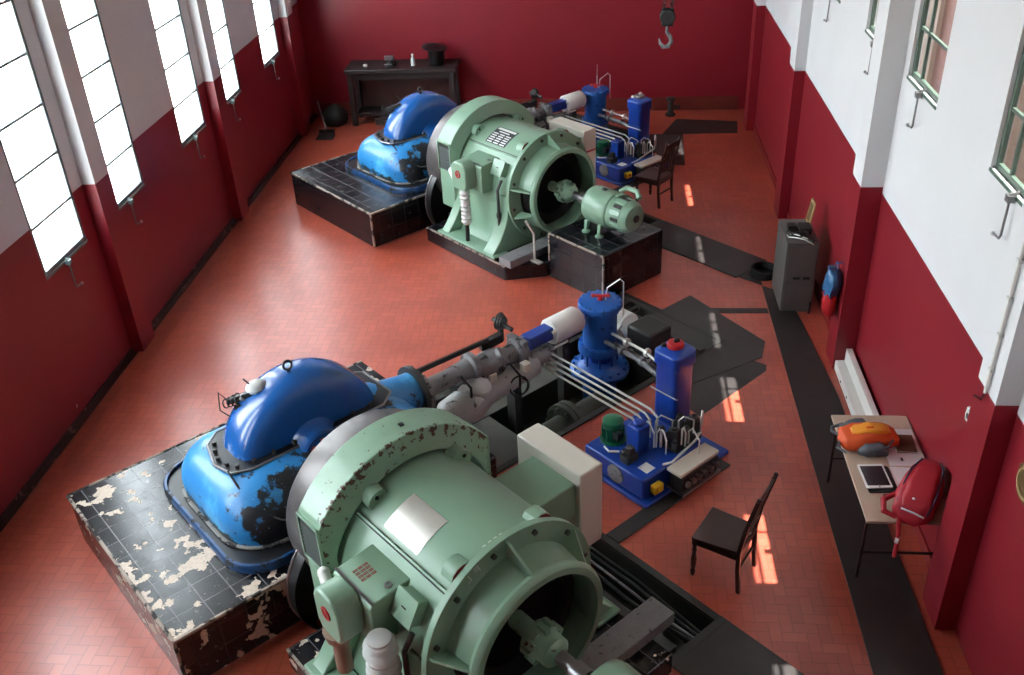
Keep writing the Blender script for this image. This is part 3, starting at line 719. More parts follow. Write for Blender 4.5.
def inlet_valve(F, near):
    w = 'foreground' if near else 'far'
    t = Thing(F, 'inlet_valve', ('tall blue flanged valve cylinder with red handle standing in the foreground pit' if near else 'tall blue flanged valve cylinder beyond the far cream cabinet'), 'valve', (-.99, 5.57, -1.2), 'inlet valves')
    c = V((-.99, 5.57, 0)); Z = (0, 0, 1); Bm = M['blue_valve']
    mb = MB(); mb.lathe(c, Z, [(.33, .195), (.36, .195), (.78, .195), (.80, .195)], 36); t.part('upper_barrel', mb, Bm)
    mb = MB(); mb.lathe(c, Z, [(.80, .25), (.85, .25), (.86, .245), (.875, .19), (.88, .05)], 36); mb.bolts(c + V((0,0,.85)), Z, .225, 14, .016, .03); mb.bolts(c + V((0,0,.77)), Z, .225, 14, .016, .03); t.part('top_flange', mb, Bm)
    mb = MB(); mb.lathe(c, Z, [(.24, .25), (.30, .25), (.33, .24), (.335, .195)], 36); mb.bolts(c + V((0,0,.31)), Z, .225, 14, .016, .035); t.part('middle_flange', mb, Bm)
    mb = MB(); mb.lathe(c, Z, [(.08, .15), (.24, .15)], 28); 
    for k in range(8): p = c + V((.2*math.cos(k*PI/4), .2*math.sin(k*PI/4), .05)); mb.cyl(p, p + V((0,0,.2)), .014, n=8)
    t.part('gland_neck', mb, M['blue_deep'])
    mb = MB(); mb.lathe(c, Z, [(-.08, .22), (-.06, .34), (-.01, .345), (.015, .32), (.03, .26), (.09, .20), (.11, .15)], 40); mb.bolts(c + V((0,0,.0)), Z, .305, 16, .018, .045); t.part('bonnet', mb, Bm)
    mb = MB(); mb.lathe(c, Z, [(-1.2, .26), (-1.15, .26), (-1.14, .2), (-.08, .2)], 36); t.part('lower_barrel', mb, Bm)
    mb = MB(); q = c + V((0, 0, .88)); mb.cyl(q, q + V((0,0,.05)), .03); mb.bar(q + V((-.05,-.04,.05)), q + V((.06,.05,.06)), .03, .025); mb.sphere(q + V((-.06,-.05,.05)), .025, 8); mb.sphere(q + V((.07,.06,.06)), .025, 8); t.part('red_cock', mb, M['red'])
    mb = MB(); mb.tube([q + V((.02,.02,0)), q + V((.02,.02,.22))], .009, 6); mb.cyl(q + V((.02,.02,.2)), q + V((.02,.02,.42)), .004, n=6); t.part('stem', mb, M['bright'])
    mb = MB(); s = V((.707, .707, 0)); mb.tube([q + s*.06, q + s*.08 + V((0,0,.15)), q + s*.22 + V((0,0,.26)), q + s*.26 + V((0,0,.22)), q + s*.26 + V((0,0,-.2))], .008, 6); t.part('wire_loop', mb, M['bright'])
    # by-pass pipe with bolted flange running back under the generator
    t = Thing(F, 'bypass_pipe', 'dark oily pipe with bolted flange low in the %s pit' % w, 'pipe', (-.75, 4.6, -1.2), 'pit pipes')
    a = -.72
    mb = MB(); mb.tube([(a, 5.35, -.30), (a, 4.2, -.34), (a-.2, 3.7, -.42), (a-.6, 3.5, -.7), (a-.75, 3.45, -1.24)], .16, 18); t.part('pipe', mb, M['olive'])
    mb = MB(); mb.lathe((a, 4.72, -.31), (0,1,0), [(0, .15), (0, .27), (.06, .27), (.06, .15)], 28); mb.bolts((a, 4.72, -.31), (0,-1,0), .225, 10, .026, .04); mb.lathe((a, 4.80, -.31), (0,1,0), [(0, .15), (0, .27), (.06, .27), (.06, .15)], 28); mb.bolts((a, 4.86, -.31), (0,1,0), .225, 10, .026, .04); t.part('bolted_flange', mb, M['olive'])
    mb = MB(); mb.box((a-.07, 4.3, -1.24), (a+.07, 4.45, -.45)); t.part('support', mb, M['grime'])

def nozzle(F, near):
    w = 'foreground' if near else 'far'
    t = Thing(F, 'nozzle_pipe', 'grey nozzle pipe with levers leading into the %s blue turbine' % w, 'pipe', (-1.05, 3.9, 0), 'nozzle pipes')
    ax = -1.05; z = .70
    mb = MB(); mb.lathe((ax, 3.09, .80), (0,1,0), [(0, .22), (.05, .22), (.06, .10), (.35, .09), (.5, .10), (.62, .11), (.64, .15), (.70, .15)], 26); t.part('body', mb, M['greypipe']); mb = MB(); mb.lathe((ax+.08, 3.25, .40), (0,1,.08), [(0, .07), (.1, .17), (.42, .20), (.62, .13), (1.3, .12)], 22); t.part('lower_pipe', mb, M['palepipe'])
    mb = MB(); mb.lathe((ax, 3.82, .72), (0,1,0), [(0, .12), (.1, .15), (.25, .15), (.4, .10), (.55, .10)], 20); mb.lathe((ax+.02, 4.05, .74), (.4,.6,.5), [(-.12, .1), (.12, .1)], 16); t.part('needle_guide', mb, M['greypipe'])
    mb = MB(); mb.bar((ax-.16, 3.12, .92), (ax-.12, 4.10, .92), .035, .05); mb.bar((ax-.2, 3.1, .92), (ax+.02, 3.16, .92), .06, .09); mb.bar((ax-.14, 4.0, .86), (ax-.1, 4.25, .90), .08, .10); t.part('lever_rod', mb, M['black'], .004)
    mb = MB()
    for k in range(3): mb.torus((ax-.2+.03*k, 4.32, 1.02), (1, .3, 0), .085-.01*k, .014, 18, 6)
    mb.cyl((ax-.28, 4.3, 1.02), (ax-.02, 4.34, .98), .025); mb.bar((ax-.16, 4.3, .8), (ax-.16, 4.3, 1.02), .05, .04); t.part('hand_wheel', mb, M['grime'])
    mb = MB()
    for k, (x, y, zz) in enumerate(((.10, 3.75, .62), (.18, 4.1, .60), (.02, 4.35, .66), (.12, 3.5, .7))):
        mb.tube([(ax+x-.1, y, zz+.1), (ax+x, y+.03, zz+.14), (ax+x+.09, y+.08, zz+.02), (ax+x+.06, y+.1, zz-.14)], .014, 6)
    mb.torus((ax+.22, 4.2, .45), (1,-.2,.2), .11, .01, 18, 5); mb.torus((ax+.2, 4.24, .42), (1,-.5,.2), .09, .01, 18, 5); t.part('hose', mb, M['rubber'])
    mb = MB(); mb.sphere((ax+.12, 3.74, .62), .13, 12, (1.2, 1, .8)); mb.cyl((ax+.0, 3.6, .6), (ax+.25, 3.66, .5), .06); mb.cyl((ax+.1, 3.72, .56), (ax+.2, 3.75, .50), .03); t.part('valve_knuckle', mb, M['cloth'])
    for y, x in ((4.30, .22), (3.92, .12)):
        mb = MB(); mb.box((ax+x-.045, y-.045, .60), (ax+x+.045, y+.045, .70)); t.part('junction_box', mb, M['tank_top'], .01)
    mb = MB(); mb.box((ax-.12, 3.55, -.054), (ax+.02, 3.68, .66)); t.part('support', mb, M['grime']); mb = MB(); mb.box((ax-.12, 4.30, -.054-1.2), (ax+.02, 4.40, .6)); t.part('support', mb, M['grime'])
    t = Thing(F, 'servo_cylinder', ('white servo cylinder with blue rod housing over the foreground pit' if near else 'white servo cylinder with blue rod housing behind the far generator'), 'servo cylinder', (ax, 4.9, 0), 'servo cylinders')
    mb = MB(); mb.lathe((ax, 4.84, .74), (0,1,0), [(0, .06), (0, .135), (.02, .15), (.40, .15), (.43, .13), (.44, .04)], 30); t.part('cylinder', mb, M['white'])
    mb = MB(); mb.box((ax-.075, 4.50, .68), (ax+.075, 4.845, .83)); mb.lathe((ax, 4.47, .74), (0,1,0), [(0, .05), (0, .09), (.04, .09), (.04, .05)], 18); t.part('rod_housing', mb, M['blue_deep'], .012)
    mb = MB(); mb.lathe((ax, 4.30, .72), (0,1,0), [(0, .07), (.04, .14), (.14, .14), (.17, .09)], 20); mb.box((ax-.15, 4.36, .58), (ax+.12, 4.44, .86)); mb.lathe((ax+.05, 4.5, .56), (.2,1,0), [(0, .09), (.3, .09)], 18); t.part('yoke', mb, M['greypipe'], .01)
    for p, q, r in (((ax+.11, 4.80, .80), (ax+.11, 4.95, .80), .018), ((ax+.13, 4.74, .62), (ax+.13, 5.0, .62), .014)):
        mb = MB(); mb.cyl(p, q, r); t.part('tie_rod', mb, M['bright'])
    mb = MB(); mb.cyl((ax, 5.27, .74), (ax, 5.36, .74), .03); t.part('end_stud', mb, M['bright'])
    mb = MB(); mb.box((ax-.05, 5.0, -1.25), (ax+.05, 5.1, .60)); t.part('support', mb, M['grime'])

def hydraulic_unit(F, near):
    w = ('blue hydraulic power unit with green motor on the floor before the foreground valve' if near else 'blue hydraulic power unit with green motor behind the far exciter')
    t = Thing(F, 'hydraulic_power_unit', w, 'hydraulic unit', (.6, 4.7, 0), 'hydraulic units')
    Bd = M['blue_deep']; F0 = F; F = F @ Matrix.Translation((.07, .06, 0)); t.F = F
    mb = MB(); mb.box((.10, 4.05, .0), (1.0, 5.28, .05)); t.part('drip_tray', mb, Bd, .01)
    mb = MB(); mb.box((.13, 4.09, .05), (.92, 4.95, .28)); t.part('tank', mb, Bd, .02)
    mb = MB(); mb.lathe((.56, 4.09, .165), (0,-1,0), [(-.01, .10), (.012, .10), (.018, .085), (.018, .0)], 28); t.part('inspection_cover', mb, M['greysteel'])
    mb = MB(); c = V((.26, 4.36, .28)); mb.lathe(c, (0,0,1), [(0, .13), (.015, .13), (.02, .10), (.17, .10), (.18, .105), (.235, .105), (.25, .08), (.255, .02)], 28); mb.mat(1)
    for k in range(14): d = k*360/14; p = c + V((.1*math.cos(rad(d)), .1*math.sin(rad(d)), .10)); mb.obox(p, (.03, .008, .13), Matrix.Rotation(rad(d), 3, 'Z'))
    mo = t.part('motor', mb, [M['green_dark'], M['green_dark']])
    mb = MB(); mb.box((.32, 4.28, .36), (.40, 4.36, .44)); t.part('terminal_box', mb, M['grime'], .006, parent=mo)
    mb = MB(); mb.box((.46, 4.34, .28), (.62, 4.50, .58)); mb.lathe((.54, 4.42, .58), (0,0,1), [(0, .055), (.03, .055), (.04, .03)], 16); t.part('pump_column', mb, Bd, .012)
    mb = MB(); mb.box((.55, 4.15, .28), (.66, 4.30, .36)); mb.box((.57, 4.2, .36), (.64, 4.27, .44)); mb.cyl((.50, 4.24, .32), (.55, 4.24, .32), .03); t.part('pump_block', mb, M['grime'], .006)
    mb = MB(); mb.box((.74, 4.20, .281), (.86, 4.32, .285)); t.part('data_plate', mb, M['white'])
    mb = MB(); mb.box((.93, 4.17, .11), (1.0, 4.29, .20)); mb.mat(1); mb.lathe((1.0, 4.23, .155), (1,0,0), [(0, .025), (.02, .022), (.02, 0)], 14); t.part('emergency_stop', mb, [M['yellow'], M['red'] if not near else M['yellow']], .008, label='yellow switch box')
    # filter and cooler block with beige top overhanging the front
    mb = MB(); mb.box((.96, 4.42, .07), (1.12, 4.94, .25)); fb = t.part('cooler', mb, M['grime'], .008)
    mb = MB(); mb.box((.93, 4.40, .25), (1.11, 4.96, .285)); t.part('cooler_top', mb, M['tank_top'], .006, parent=fb)
    mb = MB()
    for k in range(6): y = 4.48 + k*.085; mb.lathe((1.12, y, .15), (1,0,0), [(0, .032), (.03, .032), (.035, .02)], 14); mb.cyl((1.12, y+.04, .20), (1.15, y+.04, .20), .012, n=8)
    mb.box((.94, 4.40, .04), (1.15, 4.96, .07)); t.part('gauge_row', mb, M['steel'], parent=fb)
    # valve manifold on the deck and its hoses
    mb = MB(); mb.box((.62, 4.62, .28), (.86, 5.0, .36))
    rs = random.Random(3)
    for k in range(11):
        x, y = .60 + .27*rs.random(), 4.58 + .45*rs.random(); h = .05 + .13*rs.random()
        mb.obox((x, y, .36 + h/2), (.05+.04*rs.random(), .05+.03*rs.random(), h), Matrix.Rotation(rs.random(), 3, 'Z'))
        mb.cyl((x, y, .36), (x, y, .38 + h), .02, n=10)
    t.part('valve_manifold', mb, M['grime'], .006)
    mb = MB()
    for k in range(8):
        x, y = .5 + .4*rs.random(), 4.5 + .5*rs.random(); x2, y2 = x + .25*(rs.random()-.3), y + .3*(rs.random()-.5)
        mb.tube([(x, y, .36), (x, y, .50+.08*rs.random()), (x+(x2-x)*.3, y+(y2-y)*.3, .58), (x2, y2, .52), (x2, y2, .36)], .009, 6)
    t.part('steel_tube', mb, M['bright'])
    mb = MB(); mb.tube([(.88, 4.4, .29), (.95, 4.45, .33), (.94, 4.8, .40), (.88, 4.95, .38), (.80, 4.9, .3)], .012, 6); t.part('hose', mb, M['cloth']); mb = MB(); mb.tube([(.3, 4.2, .29), (.42, 4.14, .33), (.5, 4.2, .34)], .012, 6); t.part('hose', mb, M['cloth'])
    F = F0
    # pressure accumulator
    t = Thing(F, 'accumulator', ('tall blue accumulator with red cap beside the foreground hydraulic unit' if near else 'tall blue accumulator with bright fittings beyond the far hydraulic unit'), 'accumulator', (.48, 5.13, .05), 'accumulators')
    mb = MB(); L = [rrect(.34, .625, 4.985, 5.275, .06, z) for z in (.05, .92)]; L += [rrect(.32, .645, 4.965, 5.295, .07, .95), rrect(.32, .645, 4.965, 5.295, .07, 1.08), rrect(.37, .60, 5.01, 5.25, .09, 1.12)]; mb.loft(L); t.part('shell', mb, Bd, .01)
    mb = MB(); mb.lathe((.48, 5.13, 1.12), (0,0,1), [(0, .085), (.02, .09), (.045, .08), (.05, .04)], 20); t.part('cap', mb, M['red'] if near else M['steel'], label='red cap' if near else None)
    mb = MB(); mb.sphere((.48, 5.15, 1.18), .03, 10); mb.cyl((.48, 5.13, 1.16), (.48, 5.13, 1.2), .02); t.part('gas_valve', mb, M['black'] if near else M['bright'])
    mb = MB(); mb.sphere((.40, 5.05, 1.13), .03, 8); t.part('bleed_knob', mb, M['black'] if near else M['bright'])
    mb = MB(); mb.tube([(.33, 5.0, .62), (.32, 4.97, .64), (.645, 4.97, .64), (.645, 5.0, .62)], .008, 6); mb.tube([(.62, 4.97, .1), (.68, 4.93, .3), (.68, 4.9, .42)], .012, 6); t.part('strap', mb, M['bright'])
    # control pipes between unit, valve and servo cylinder
    w2_ = 'foreground' if near else 'far'
    names = ['lowest', 'second lowest', 'second highest', 'topmost']
    for k in range(4):
        t = Thing(F, 'hydraulic_pipe', '%s of four bright steel pipes crossing the %s pit to the hydraulic unit' % (names[k], w2_), 'pipe', (-.3, 4.72, 0), 'control pipes over the %s pit' % w2_)
        y = 4.62 + .035*k; z = .46 + .045*k
        mb = MB(); mb.tube([(-.95+.02*k, y+.08, z+.06), (-.90, y, z), (.40+.05*k, y, z), (.47+.06*k, y-.02, z-.03), (.50+.06*k, y-.05, .34)], .0125, 8); t.solo(mb, M['bright'])
    for k, (y, z) in enumerate(((5.55, .52), (5.47, .44), (5.60, .36))):
        t = Thing(F, 'hydraulic_pipe', ['upper', 'middle', 'lower'][k] + ' grey pipe between the %s blue valve and the accumulator' % w2_, 'pipe', (-.2, y, 0), 'valve pipes beside the %s accumulator' % w2_)
        mb = MB(); mb.tube([(-.82, y+.02, z), (-.3, y, z), (.15, y-.1, z), (.36, 5.2, z)], .028 if k else .018, 10)
        for q in (-.55, -.25, .05): mb.lathe((q, y-.03*(q > 0), z), (1,0,0), [(-.02, .02), (-.02, .05), (.02, .05), (.02, .02)], 12)
        t.solo(mb, M['greypipe'] if k else M['bright'])

def pit_fittings(F, near):
    w = 'foreground' if near else 'far'
    e6 = 6.9 if near else 5.95
    if near:
        t = Thing(F, 'pump_casing', 'whitish worn pump casing with dark square box beyond the %s blue valve' % w, 'pump', (-1.1, 6.35, -.0), 'pit pumps')
        mb = MB(); mb.lathe((-1.45, 6.25, .16), (1,0,0), [(0, .10), (.05, .17), (.28, .17), (.34, .11), (.5, .11)], 22); mb.sphere((-1.3, 6.2, .2), .16, 14, (1, .8, 1)); t.part('casing', mb, M['cloth'], .01)
        mb = MB(); mb.box((-1.0, 6.02, .0), (-.62, 6.40, .36)); t.part('motor_box', mb, M['grime'], .03)
        mb = MB()
        for k in range(5): mb.tube([(-1.5+.1*k, 6.05, .28), (-1.45+.1*k, 5.95, .42-.03*k), (-1.2+.1*k, 5.85, .40-.04*k), (-.9+.06*k, 5.75, .34)], .014, 6)
        t.part('small_pipe', mb, M['steel'])
        mb = MB(); mb.box((-2.07, 6.1, .02), (-.31, 6.2, .07)); mb.box((-2.07, 6.55, .02), (-.31, 6.65, .07)); mb.box((-1.6, 6.1, .07), (-1.5, 6.4, .1)); t.part('bearer', mb, M['grime'])
    # bearers and rails in the pit
    for k, a in enumerate((-1.62, -1.78)):
        t = Thing(F, 'pit_rail', ['inner', 'outer'][k] + ' long dark rail running along the %s pit' % w, 'rail', (a, 5, -.1), 'pit rails')
        mb = MB(); mb.box((a-.03, 3.3, -.05), (a+.03, e6, .0+.01*k)); t.solo(mb, M['grime'])
    t = Thing(F, 'pit_cover', 'long grey steel cover over the outer part of the %s pit' % w, 'floor plate', (-1.6, 4.2, -.07), 'pit covers')
    mb = MB(); mb.box((-1.99, 3.29, -.07), (-1.20, 5.3, -.055)); t.solo(mb, M['olive_plate'], .003)
    t = Thing(F, 'pit_cover', 'short grey steel cover at the generator end of the %s pit' % w, 'floor plate', (-.8, 3.6, -.07), 'pit covers')
    mb = MB(); mb.box((-1.19, 3.29, -.07), (-.39, 4.05, -.055)); t.solo(mb, M['olive_plate'], .003)
    # grey cover plates, steel strip and cables of the side trench
    t = Thing(F, 'trench_cover', 'dark grey trench cover plate at the end of the %s cable trench' % w, 'floor plate', (3.2, 3.25, 0), 'trench covers')
    mb = MB(); mb.box((2.36, 2.92, .001), (4.3, 3.60, .018)); t.solo(mb, M['darksteel'], .004)
    t = Thing(F, 'trench_cover', 'narrow dark steel strip along the open side of the %s hydraulic unit' % w, 'floor plate', (1.1, 4.4, 0), 'trench strips')
    mb = MB(); mb.box((1.04, 3.60, .001), (1.20, 5.2, .02)); t.solo(mb, M['grime'], .004)
    nm = ['outer black', 'inner black', 'thin grey', 'innermost black']
    for k in range(4 if near else 0):
        t = Thing(F, 'cable', nm[k] + ' cable lying in the trench beside the %s green generator' % w, 'cable', (1.5, 3.2, -.5), 'trench cables')
        y = 3.44 - .06*k; mb = MB()
        mb.tube([(.62, y-.02, -.10-.03*k), (1.0, y, -.07), (1.6, y+.02*math.sin(k), -.06-.02*k), (2.0, y-.03, -.06), (2.35, y+.02*k-.06, -.05)], .014 + .004*(k % 2), 7); t.solo(mb, [M['rubber'], M['rubber'], M['greypipe'], M['rubber']][k])
    if not near: return
    t = Thing(F, 'trench_beam', 'dark lengthwise beam crossing the %s cable trench' % w, 'beam', (1.2, 3.1, -.1), 'trench beams')
    mb = MB(); mb.box((.56, 3.02, -.10), (2.3, 3.12, -.02)); t.solo(mb, M['grime'], .004)

for F, near in ((UN, True), (UF, False)):
    for fn in (turbine_plinth, turbine, flywheel, generator_base, generator, cabinet, exciter, inlet_valve, nozzle, hydraulic_unit, pit_fittings): fn(F, near)
# lever leaning by the far exciter
t = Thing(UF, 'hand_lever', 'thin bright lever rod standing between far generator and exciter block', 'lever', (2.30, 1.12, .215))
mb = MB(); mb.tube([(2.30, 1.10, .22), (2.30, 1.10, .62), (2.24, 1.06, .74)], .016); mb.box((2.22, 1.05, .216), (2.44, 1.13, .235)); mb.tube([(2.24, 1.06, .74), (2.21, 1.04, .80)], .02); t.solo(mb, M['bright'])
# ------------------------------------------------------------------ loose things in the hall
def at(x, y, z=0, rz=0): return Matrix.Translation((x, y, z)) @ Matrix.Rotation(rad(rz), 4, 'Z')
def chair(x, y, rz, label, backh):
    """faces local -x; back at +x"""
    t = Thing(at(x, y, 0, rz), 'dining_chair', label, 'chair', (0, 0, 0), 'wooden chairs'); m = M['wood']; w = .215
    mb = MB(); mb.loft([[V((-.23, -w-.01, z)), V((.19, -w+.015, z)), V((.19, w-.015, z)), V((-.23, w+.01, z))] for z in (.43, .455)]); t.part('seat', mb, m, .008)
    for s in (-1, 1):
        mb = MB(); y = s*(w-.025); mb.box((-.225, y-.02, .36), (-.185, y+.02, .43))
        mb.lathe((-.205, y, 0), (0,0,1), [(0, .014), (.02, .02), (.06, .024), (.09, .016), (.11, .024), (.2, .027), (.28, .018), (.30, .026), (.32, .018), (.36, .02)], 12); t.part('leg', mb, m, .003)
        mb = MB(); y = s*(w-.03)
        mb.loft([[V((c+dx, y+dy, z)) for dx, dy in ((-.018,-.018), (.018,-.018), (.018,.018), (-.018,.018))] for c, z in ((.21, 0), (.185, .25), (.18, .45), (.215, .7), (.295, backh))]); mb.sphere((.297, y, backh+.012), .022, 8); t.part('leg', mb, m, .004)
    mb = MB()
    for s in (-1, 1): mb.box((-.2, s*(w-.02)-.01, .365), (.19, s*(w-.02)+.01, .43))
    mb.box((-.215, -w+.02, .365), (-.195, w-.02, .43)); mb.box((.17, -w+.02, .37), (.19, w-.02, .43)); mb.box((.17, -w+.03, .2), (.19, w-.03, .23)); t.part('seat_frame', mb, m, .004)
    k = lambda z: .215 + (z-.7)*.08/(backh-.7) if z > .7 else .18 + (z-.45)*.14
    for z0, z1 in ((backh-.13, backh-.02), (.56, .61)):
        mb = MB(); mb.loft([[V((k(z)-.01, y, z)) for y in (-w+.04, w-.04)] + [V((k(z)+.01, y, z)) for y in (w-.04, -w+.04)] for z in (z0, z1)]); t.part('back_rail', mb, m, .005)
    for y in (-.09, 0, .09):
        mb = MB(); mb.loft([[V((k(z)+dx, y+dy, z)) for dx, dy in ((-.007,-.022), (.007,-.022), (.007,.022), (-.007,.022))] for z in (.60, .8, backh-.12)]); t.part('back_slat', mb, m, .003)
chair(1.075, 6.165, -28.5, 'dark wooden chair standing alone between trench and wall table', 1.05)
chair(.82, 14.07, -36, 'dark wooden chair at the far end behind the small exciter', 1.05)

# work table with things on it
t = Thing(at(2.46, 6.74), 'work_table', 'long beige topped table with black tube legs against the right wall', 'table', (0, 0, 0))
mb = MB(); mb.box((-.31, -.73, .715), (.37, .72, .74)); t.part('tabletop', mb, M['tabletop'], .004)
for s in (-1, 1):
    for x in (-.27, .33):
        mb = MB(); y = s*.62; mb.tube([(x, y, 0), (x, y, .71)], .016, 8); t.part('leg', mb, M['tubeblack'])
    mb = MB(); mb.tube([(-.27, s*.62, .30), (.33, s*.62, .30)], .013, 8); mb.tube([(-.27, s*.62, .70), (.33, s*.62, .70)], .014, 8); t.part('cross_bar', mb, M['tubeblack'])
mb = MB(); mb.box((-.27, -.63, .685), (-.25, .63, .713)); mb.box((.31, -.63, .685), (.33, .63, .713)); t.part('apron', mb, M['tubeblack'])
TZ = .7405
t = Thing(at(2.335, 6.56, TZ, 3), 'tablet', 'white tablet with dark screen on the beige table', 'tablet', (0, 0, .012))
mb = MB(); mb.loft([rrect(-.11, .11, -.155, .155, .015, z) for z in (.0125, .0215)]); t.part('body', mb, M['tblt'], .002)
mb = MB(); mb.box((-.094, -.128, .0215), (.094, .128, .0225)); t.part('screen', mb, M['screen'])
mb = MB(); mb.lathe((0, -.142, .0215), (0,0,1), [(0, .007), (.001, .007), (.001, 0)], 12); t.part('home_button', mb, M['screen'])
t = Thing(at(2.36, 6.55, TZ, 3), 'tablet_sleeve', 'black sleeve lying under the white tablet', 'sleeve', (0, 0, 0))
mb = MB(); mb.loft([rrect(-.125, .125, -.19, .15, .02, z) for z in (0, .0115)]); t.solo(mb, M['black_m'], .003)
t = Thing(at(2.40, 6.33, TZ, 0), 'pen', 'short dark pen on the table beside the tablet', 'pen', (0, 0, 0))
mb = MB(); mb.cyl((-.05, 0, .006), (.05, .012, .006), .005, n=8); mb.cyl((.05, .012, .006), (.06, .0145, .006), .004, .001, 8); t.solo(mb, M['black'])
for lab, x, y, rz, w, h, z in (('large white drawing sheet under the brown notebook', 2.66, 6.985, 1, .32, .52, 0), ('white paper sheet partly under the red backpack', 2.63, 6.52, -3, .29, .36, .0)):
    t = Thing(at(x, y, TZ+z, rz), 'paper_sheet', lab, 'paper', (0, 0, 0), 'papers on the table')
    mb = MB(); mb.box((-w/2, -h/2, 0), (w/2, h/2, .003)); t.solo(mb, M['sheet'])
t = Thing(at(2.70, 7.02, TZ+.004, -3), 'notebook', 'brown covered notebook on the white drawing sheet', 'notebook', (0, 0, 0))
mb = MB(); mb.box((-.085, -.12, 0), (.085, .12, .003)); mb.box((-.085, -.12, .015), (.085, .12, .018)); mb.box((-.085, -.12, .003), (-.08, .12, .015)); t.part('cover', mb, M['brown'])
mb = MB(); mb.box((-.08, -.115, .003), (.082, .115, .015)); t.part('pages', mb, M['sheet'])
t = Thing(at(2.62, 6.80, TZ+.004), 'marker_cap', 'small dark cap lying on the white drawing sheet', 'cap', (0, 0, 0))
mb = MB(); mb.cyl((0, -.015, .009), (0, .015, .009), .009, .007, 10); t.solo(mb, M['black'])

def blob(secs, n=5):
    """secs: (x, y0, y1, z0, z1, r): rounded sections strung along x"""
    L = []
    for x, y0, y1, z0, z1, r in secs:
        L.append([V((x, p.x, p.y)) for p in rrect(y0, y1, z0, z1, r, 0, n)])
    return L
def lumpy(mb, k=.012, f=14., seed=0):
    from mathutils import noise
    for i, p in enumerate(mb.v):
        d = noise.noise_vector(p*f + V((seed, seed, 0))); q = p + d*k; q.z = max(q.z, .0) if p.z >= 0 else q.z; mb.v[i] = q
    return mb
def dense(secs, m=4):
    out = []
    for a, b in zip(secs, secs[1:]):
        for q in range(m):
            u = q/m; out.append(tuple(x + (y-x)*u for x, y in zip(a, b)))
    return out + [secs[-1]]
t = Thing(at(2.375, 7.04, TZ, 4), 'backpack', 'orange and grey backpack lying on the beige table', 'backpack', (0, 0, 0), None)
mb = MB(); mb.loft(blob(dense([(-.25, -.05, .06, .02, .07, .02), (-.21, -.12, .13, .0, .11, .04), (-.10, -.15, .16, .0, .14, .06), (.02, -.14, .15, .0, .15, .06), (.16, -.12, .16, .0, .13, .05), (.25, -.08, .10, .0, .10, .04), (.27, -.04, .05, .02, .06, .02)]))); lumpy(mb); t.part('main_bag', mb, M['orange'], ang=70)
mb = MB(); mb.loft(blob(dense([(-.15, -.02, .05, .11, .14, .008), (-.11, -.05, .08, .11, .155, .015), (0, -.06, .09, .12, .17, .02), (.12, -.05, .09, .11, .16, .02), (.19, -.02, .07, .10, .135, .01)]))); lumpy(mb); t.part('front_pocket', mb, M['orange2'], ang=70)
mb = MB(); mb.loft(blob(dense([(-.12, -.20, -.10, .0, .05, .02), (-.06, -.215, -.08, .0, .10, .035), (.06, -.215, -.08, .0, .11, .035), (.13, -.20, -.10, .0, .06, .02)]))); lumpy(mb); t.part('side_pocket', mb, M['greyfab'], ang=70)
mb = MB(); mb.loft(blob(dense([(-.21, .10, .16, .02, .09, .02), (-.12, .09, .20, .0, .13, .03), (0, .10, .20, .0, .14, .03), (.06, .11, .18, .02, .09, .02)]))); lumpy(mb); t.part('side_pocket', mb, M['greyfab'], ang=70)
for P_, r in (([(-.24, .05, .06), (-.29, .10, .07), (-.27, .17, .06), (-.16, .20, .07)], .014), ([(-.25, -.03, .05), (-.29, -.10, .04), (-.23, -.17, .03)], .012), ([(.18, -.12, .12), (.12, -.19, .10), (.0, -.22, .05)], .01)):
    mb = MB(); mb.tube(P_, r, 6); t.part('strap', mb, M['greyfab'])
mb = MB(); mb.box((-.02, -.005, .165), (.04, .012, .178)); t.part('trim', mb, M['orange'])

t = Thing(at(2.60, 6.22, TZ, 60), 'backpack', 'red backpack at the table end with strap hanging over the edge', 'backpack', (0, 0, 0), None)
mb = MB(); mb.loft(blob(dense([(-.27, -.07, .09, .0, .06, .025), (-.22, -.14, .15, .0, .14, .05), (-.08, -.16, .17, .0, .22, .08), (.08, -.155, .16, .0, .27, .09), (.22, -.12, .13, .01, .28, .08), (.32, -.07, .08, .08, .25, .05), (.36, -.03, .03, .14, .20, .02)]))); lumpy(mb); t.part('main_bag', mb, M['redfab'], ang=70)
mb = MB(); mb.loft(blob(dense([(-.24, -.09, .08, .06, .15, .03), (-.17, -.12, .10, .10, .205, .04), (-.04, -.12, .10, .17, .275, .04), (.09, -.10, .08, .22, .315, .03), (.13, -.06, .05, .24, .29, .02)]))); lumpy(mb); t.part('front_pocket', mb, M['redfab'], ang=70)
mb = MB(); mb.tube([(-.25, -.12, .12), (-.10, -.135, .215), (.06, -.125, .27), (.18, -.11, .28), (.32, -.06, .24)], .009, 6); mb.tube([(-.2, .13, .13), (-.05, .13, .215), (.1, .12, .27), (.28, .08, .26)], .008, 6); t.part('navy_piping', mb, M['navyfab'], label='navy trim line')
mb = MB(); mb.tube([(-.255, -.10, .10), (-.27, -.02, .13), (-.25, .08, .12)], .008, 6); mb.sphere((-.19, .01, .205), .016, 8, (1, 1, .4)); mb.sphere((.05, .05, .258), .012, 8, (1, 1, .4)); mb.box((-.05, -.13, .20), (.0, -.115, .235)); t.part('white_badge', mb, M['sheet'], label='white reflective trim')
mb = MB()
def strap(pts, w, th=.006):
    L = []
    for p in pts: p = V(p); L.append([p + V((-w, -w*.3, -th)), p + V((w, w*.3, -th)), p + V((w, w*.3, th)), p + V((-w, -w*.3, th))])
    return L
mb.tube([(-.05, .16, .10), (-.16, .24, .07), (-.27, .20, .05), (-.27, .10, .03)], [.018, .026, .026, .018], 8); t.part('shoulder_strap', mb, M['redfab']); mb = MB()
